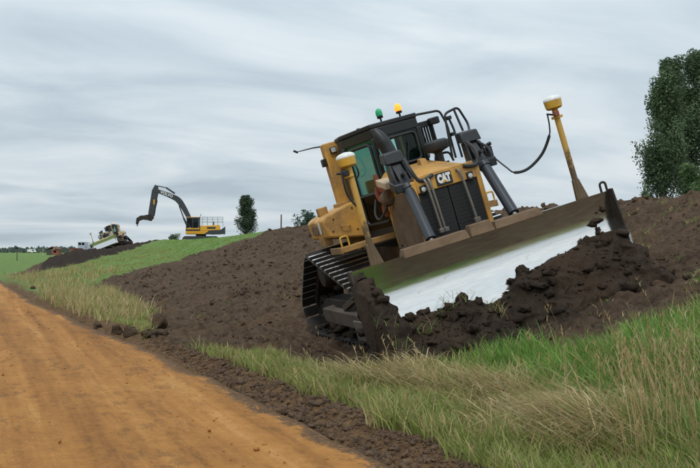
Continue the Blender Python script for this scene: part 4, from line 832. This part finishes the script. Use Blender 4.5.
# ------------------------------------------------------------------ excavator on the crest
def make_excavator():
    root = empty('excavator')                            # local x: towards the bucket, y: towards the far side, z up
    for sd_ in (-1, 1):
        ym = 1.15*sd_; s = MB(); P, T, _ = track_loop([(1.75, .42, .40), (-1.75, .42, .40)][::1], 60)
        s.prism([(p[0], ym-.3, p[1]) for p in P], (0, .6, 0)); tf = s.build('crawler', 'excavator_grey', root, smooth=30)
        for i in range(6): MB().cyl((-1.3+i*.52, ym-.32*1, .22), (-1.3+i*.52, ym+.32, .22), .13, n=10).build('roller', 'dark_steel', tf)
    MB().cyl((0, 0, .55), (0, 0, 1.05), .62, n=20).box(-.7, .7, -.9, .9, .35, .75).build('turntable', 'excavator_grey', root, .02)
    hs = MB().box(-2.3, 1.75, -1.3, 1.3, 1.05, 1.45).hexa([(-2.3, -1.3, 1.45), (.1, -1.3, 1.45), (.1, 1.3, 1.45), (-2.3, 1.3, 1.45), (-2.25, -1.25, 2.15), (.05, -1.25, 2.05), (.05, 1.25, 2.05), (-2.25, 1.25, 2.15)]).build('house', 'excavator_yellow', root, .04)
    MB().hexa([(-2.85, -1.25, 1.1), (-1.2, -1.32, 1.02), (-1.2, 1.32, 1.02), (-2.85, 1.25, 1.1), (-2.9, -1.2, 2.0), (-2.3, -1.30, 1.55), (-2.3, 1.30, 1.55), (-2.9, 1.2, 2.0)]).build('counterweight', 'excavator_grey', root, .06)
    MB().hexa([(-2.9, -1.33, 1.04), (-.4, -1.33, 1.04), (-.4, -1.31, 1.04), (-2.9, -1.31, 1.04), (-2.9, -1.33, 1.62), (-1.0, -1.33, 1.5), (-1.0, -1.31, 1.5), (-2.9, -1.31, 1.62)]).build('side_cover', 'excavator_grey', hs)
    MB().box(-1.75, -.75, -1.345, -1.335, 1.72, 1.92).build('name_panel', 'excavator_grey', hs)
    cb = MB()
    for (x, y) in ((.15, -1.28), (1.7, -1.28), (.15, -.35), (1.62, -.35)): cb.bar((x, y, 1.45), (x-(.12 if x > 1 else 0), y, 2.95), .12, .12)
    cb.box(.05, 1.68, -1.36, -.27, 2.9, 3.02).box(.1, 1.75, -1.34, -.29, 1.45, 1.62).box(.08, .2, -1.3, -.3, 1.5, 2.9).bar((.95, -1.3, 1.6), (.95, -1.3, 2.92), .1, .1)
    cab = cb.build('cab', 'excavator_grey', root, .02)
    MB().box(.15, 1.66, -1.36, -1.34, 1.62, 1.78).build('cab_trim', 'excavator_yellow', cab)
    MB().box(.04, 1.69, -1.37, -.26, 3.02, 3.09).build('cab_roof', 'excavator_yellow', cab, .02)
    for (x0, x1) in ((.22, .90), (1.0, 1.58)): MB().box(x0, x1, -1.32, -1.31, 1.8, 2.88).build('window', 'far_glass', cab)
    MB().box(1.60, 1.62, -1.2, -.4, 1.7, 2.88).build('windshield', 'far_glass', cab)
    MB().box(.35, .8, -1.0, -.6, 1.6, 2.5).build('seat', 'black', cab, .05)
    # boom: gooseneck in the x-z plane, stick and bucket
    yb = .25
    cen = curve([(.9, 0, 1.75), (1.55, 0, 3.3), (2.55, 0, 5.0), (3.6, 0, 5.65), (5.35, 0, 6.3)], 5); th = np.interp(np.linspace(0, 1, len(cen)), [0, .25, .5, .75, 1], [.20, .28, .35, .28, .20])
    up, dn = [], []
    for i, p in enumerate(cen):
        d = (cen[min(i+1, len(cen)-1)]-cen[max(i-1, 0)]).normalized(); nn = Vector((-d.z, 0, d.x)); up.append(p+nn*float(th[i])); dn.append(p-nn*float(th[i]))
    bo = MB(); b0 = len(bo.v); k = len(cen)
    for y_ in (yb-.24, yb+.24): bo.v += [(p.x, y_, p.z) for p in up+dn]
    for i in range(k-1):
        bo.face(i, i+1, k+i+1, k+i); bo.face(2*k+i+1, 2*k+i, 3*k+i, 3*k+i+1); bo.face(i+1, i, 2*k+i, 2*k+i+1); bo.face(k+i, k+i+1, 3*k+i+1, 3*k+i)
    bo.face(0, k, 3*k, 2*k); bo.face(k-1, 3*k-1, 4*k-1, 2*k-1)
    boom = bo.build('boom', 'excavator_grey', root, smooth=30)
    d = (Vector((5.35, 0, 6.3))-Vector((3.6, 0, 5.65))); an = math.atan2(d.z, -d.x)
    m4 = Matrix.Translation((4.25, yb-.245, 5.95)) @ Matrix.Rotation(math.pi-an if False else 0, 4, 'Y') @ Matrix(((-1, 0, 0, 0), (0, 0, -1, 0), (0, 1, 0, 0), (0, 0, 0, 1)))
    m4 = Matrix.Translation((4.05, yb-.25, 5.83)) @ Matrix.Rotation(-math.atan2(6.3-5.65, 1.75), 4, 'Y') @ Matrix(((-1, 0, 0, 0), (0, 0, -1, 0), (0, 1, 0, 0), (0, 0, 0, 1)))
    text_mesh('lettering', 'VOLVO', .46, 'letter_white', m4, boom, .004, .012)
    stick = MB().prism([(5.05, yb-.18, 6.75), (5.4, yb-.18, 7.0), (5.78, yb-.18, 6.3), (6.2, yb-.18, 3.6), (6.1, yb-.18, 3.0), (5.6, yb-.18, 3.0), (5.35, yb-.18, 4.4), (5.0, yb-.18, 6.1)], (0, .36, 0)).build('stick', 'excavator_grey', root, .03)
    MB().box(5.45, 5.62, yb-.195, yb-.185, 4.6, 5.2).build('warning_label', 'excavator_yellow', stick)
    MB().tube([(3.1, yb, 5.95), (4.1, yb, 6.62)], .11, 10).tube([(4.1, yb, 6.62), (5.2, yb, 6.85)], .06, 8).build('stick_cylinder', 'excavator_grey', boom)
    for y_ in (-.35, .35): MB().tube([(1.5, yb+y_, 1.7), (2.05, yb+y_, 3.0)], .10, 10).tube([(2.05, yb+y_, 3.0), (2.6, yb+y_, 4.5)], .06, 8).build('boom_cylinder', 'excavator_grey', boom)
    MB().tube([(5.35, yb, 6.1), (5.2, yb, 4.9)], .09, 10).tube([(5.2, yb, 4.9), (5.4, yb, 4.0)], .05, 8).build('bucket_cylinder', 'excavator_grey', stick)
    MB().bar((5.4, yb, 4.0), (5.55, yb, 3.2), .3, .12).bar((5.4, yb, 4.0), (5.95, yb, 3.75), .25, .1).build('bucket_link', 'dark_steel', stick)
    # bucket curled outwards
    bp = [(5.55, 3.05), (6.0, 3.45), (6.6, 3.30), (7.1, 3.25), (7.55, 2.95), (7.62, 2.25), (7.45, 2.2), (7.3, 2.65), (6.9, 2.8), (6.4, 2.75), (5.9, 2.62)]
    bk = MB().prism([(x, yb-.55, z) for x, z in bp], (0, 1.1, 0)).build('bucket', 'dark_steel', root, .03)
    for i in range(5): MB().bar((7.53, yb-.5+i*.25, 2.3), (7.5, yb-.5+i*.25, 2.0), .07, .1).build('tooth', 'grouser_steel', bk)
    for (x0, x1) in ((-.15, -2.6),):                     # railing on the house
        rl = MB()
        for y_ in (-1.2, 1.2):
            for z in (2.55, 2.85, 3.1): rl.tube([(x0, y_, z), (x1, y_, z)], .03, 6)
            for i in range(5): rl.tube([(x0+(x1-x0)*i/4, y_, 2.0), (x0+(x1-x0)*i/4, y_, 3.1)], .03, 6)
        for z in (2.55, 3.1): rl.tube([(x1, -1.2, z), (x1, 1.2, z)], .03, 6)
        rl.build('railing', 'pale_blue', root)
    MB().cyl((-1.5, .6, 2.1), (-1.5, .6, 2.6), .08, n=10).build('exhaust', 'excavator_grey', hs)
    MB().bar((.1, -1.0, 3.05), (-.05, -1.0, 3.45), .06, .06).build('roof_lamp', 'excavator_grey', cab)
    return root
def place(o, u, d, face, vbase=None, pitch=0):
    """stand a thing on the ground d metres along the view; face: degrees turned from pointing to the picture's left"""
    p = at_depth(u, V0, d); z = float(ground_h(np.array([p.x]), np.array([p.y]), False)[0]) if vbase is None else CAM_H+(V0-vbase)/FPX*d
    o.matrix_world = Matrix.Translation((p.x, p.y, z)) @ Matrix.Rotation(R(180-YAW+face), 4, 'Z') @ Matrix.Rotation(R(pitch), 4, 'Y'); return o
ex = make_excavator()
for o in ex.children_recursive:                          # the cab sits on the machine's left, towards us
    o.data.transform(Matrix.Diagonal((1, -1, 1, 1))); o.data.flip_normals()
place(ex, 201, 104, 8)
tag(ex, 'yellow and charcoal excavator on the crest with its arm raised to the left', 'excavator')

# ------------------------------------------------------------------ distant bulldozer
far = copy_tree(dozer, None, skip=('hose', 'bolt', 'latch', 'roof_bolt', 'hanging_cable', 'mast_cable', 'track_shoe', 'roller', 'slat', 'lettering', 'triangle_mark'))
p = at_depth(117, 245, 122); far.matrix_world = Matrix.Translation((p.x, p.y, p.z-.35)) @ (Wm @ Bm @ rot3(R(-16), R(0), R(19))).to_4x4()
swap = {'yellow': 'far_cream', 'yellow_dusty': 'far_cream', 'yellow_bright': 'far_cream', 'mud_tan': 'far_cream'}
for o in far.children_recursive:
    for sl in (o.material_slots if o.type == 'MESH' else ()):
        if sl.material.name in swap: nmm = swap[sl.material.name]; sl.link = 'OBJECT'; sl.material = M[nmm]
tag(far, 'small distant bulldozer with a pale blade working behind the dark mound', 'bulldozer', 'bulldozers')

# ------------------------------------------------------------------ small things on the left skyline
def stand(name, u, d, vbase=None):
    p = at_depth(u, V0, d); z = float(ground_h(np.array([p.x]), np.array([p.y]), False)[0]) if vbase is None else CAM_H+(V0-vbase)/FPX*d
    return empty(name, Matrix.Translation((p.x, p.y, z)) @ Matrix.Rotation(R(-YAW), 4, 'Z'))
h = stand('brick_hut', 54, 230); tag(h, 'small brick hut with a gabled roof and dark green end on the horizon', 'hut')
zb = h.location.z; zt = CAM_H+(V0-246.5)/FPX*230-zb
MB().box(-.1, 1.6, -1.5, 1.5, -.3, zt*.72).build('wall', 'brick_wall', h); MB().box(-1.5, -.1, -1.48, 1.48, -.3, zt*.70).build('front_wall', 'shed_green', h)
MB().prism([(-1.7, -1.75, zt*.68), (0, -1.75, zt), (1.8, -1.75, zt*.68), (1.8, -1.75, zt*.62), (0, -1.75, zt*.92), (-1.7, -1.75, zt*.62)], (0, 3.5, 0)).build('roof', 'roof_tile', h)
MB().box(-1.1, -.4, -1.53, -1.50, 0, zt*.55).build('door', 'wood_post', h); MB().box(.4, 1.1, -1.53, -1.50, zt*.3, zt*.55).build('window', 'far_glass', h)
h = stand('brick_shed', 76, 150); tag(h, 'low red-brown brick shed just left of the pale blue truck frame', 'shed')
zt = CAM_H+(V0-248.2)/FPX*150-h.location.z; MB().box(-.85, .85, -.8, .8, -.3, zt-.06).build('wall', 'brick_wall', h); MB().box(-.92, .92, -.87, .87, zt-.06, zt).build('roof', 'roof_tile', h)
h = stand('flatbed_truck', 91, 152); tag(h, 'pale blue truck with an open steel frame behind the dark soil mound', 'truck')
zt = CAM_H+(V0-242)/FPX*152-h.location.z
MB().box(-2.0, 1.8, -1.0, 1.0, zt-1.5, zt-1.2).build('deck', 'pale_blue', h)
cb = MB().box(-2.0, -.75, -1.0, 1.0, zt-1.2, zt-.55).box(-2.0, -.75, -1.0, 1.0, zt-.12, zt)
for x in (-1.95, -1.38, -.8): cb.box(x-.05, x+.05, -1.0, 1.0, zt-.55, zt-.12)
cb.build('cab', 'pale_blue', h)
for x0, x1 in ((-1.9, -1.43), (-1.33, -.85)): MB().box(x0, x1, -.99, -.97, zt-.55, zt-.12).build('window', 'far_glass', h)
fr = MB()
for x in (-.6, 0, .6, 1.2, 1.75): fr.box(x-.05, x+.05, -1.0, -.9, zt-1.2, zt-.1)
for z in (zt-.15, zt-.6): fr.box(-.65, 1.8, -1.0, -.9, z-.05, z+.05)
fr.build('side_frame', 'pale_blue', h); MB().box(-.6, 1.75, -.6, .6, zt-1.2, zt-.55).build('load', 'white_paint', h)
for x in (-1.4, 1.2):
    for y in (-.85, .85): MB().cyl((x, y-.12, zt-1.75), (x, y+.12, zt-1.75), .42, n=16).build('wheel', 'rubber', h)
h = stand('white_van', 32, 400); tag(h, 'tiny white vehicle in front of the far treeline on the left', 'van')
MB().hexa([(-1.9, -.8, .35), (1.9, -.8, .35), (1.9, .8, .35), (-1.9, .8, .35), (-1.85, -.75, 1.7), (1.2, -.75, 1.7), (1.2, .75, 1.7), (-1.85, .75, 1.7)]).build('body', 'white_paint', h, .1)
MB().box(.3, 1.1, -.815, -.80, 1.0, 1.5).build('window', 'far_glass', h)
for x in (-1.2, 1.2): MB().cyl((x, -.85, .33), (x, .85, .33), .33, n=12).build('wheel', 'rubber', h)
for (u, d, vt, nm_, lab) in ((281, 62, 214.5, 'fence_post', 'thin dark post standing alone on the crest between tree and bush'), (17, 120, 247, 'sign_post', 'thin post with a small dark sign on the far left skyline'), (43, 200, 249, 'marker_post', 'short pale marker post left of the brick hut')):
    h = stand(nm_, u, d); zt = CAM_H+(V0-vt)/FPX*d-h.location.z; tag(h, lab, 'post')
    MB().cyl((0, 0, -.4), (0.02, 0, zt), .055 if d < 100 else .07, .045 if d < 100 else .06, n=8).build('pole', 'wood_post' if nm_ != 'marker_post' else 'beige', h)
    if nm_ == 'sign_post': MB().box(-.2, .2, -.09, -.06, zt-.3, zt).build('sign_plate', 'black', h)
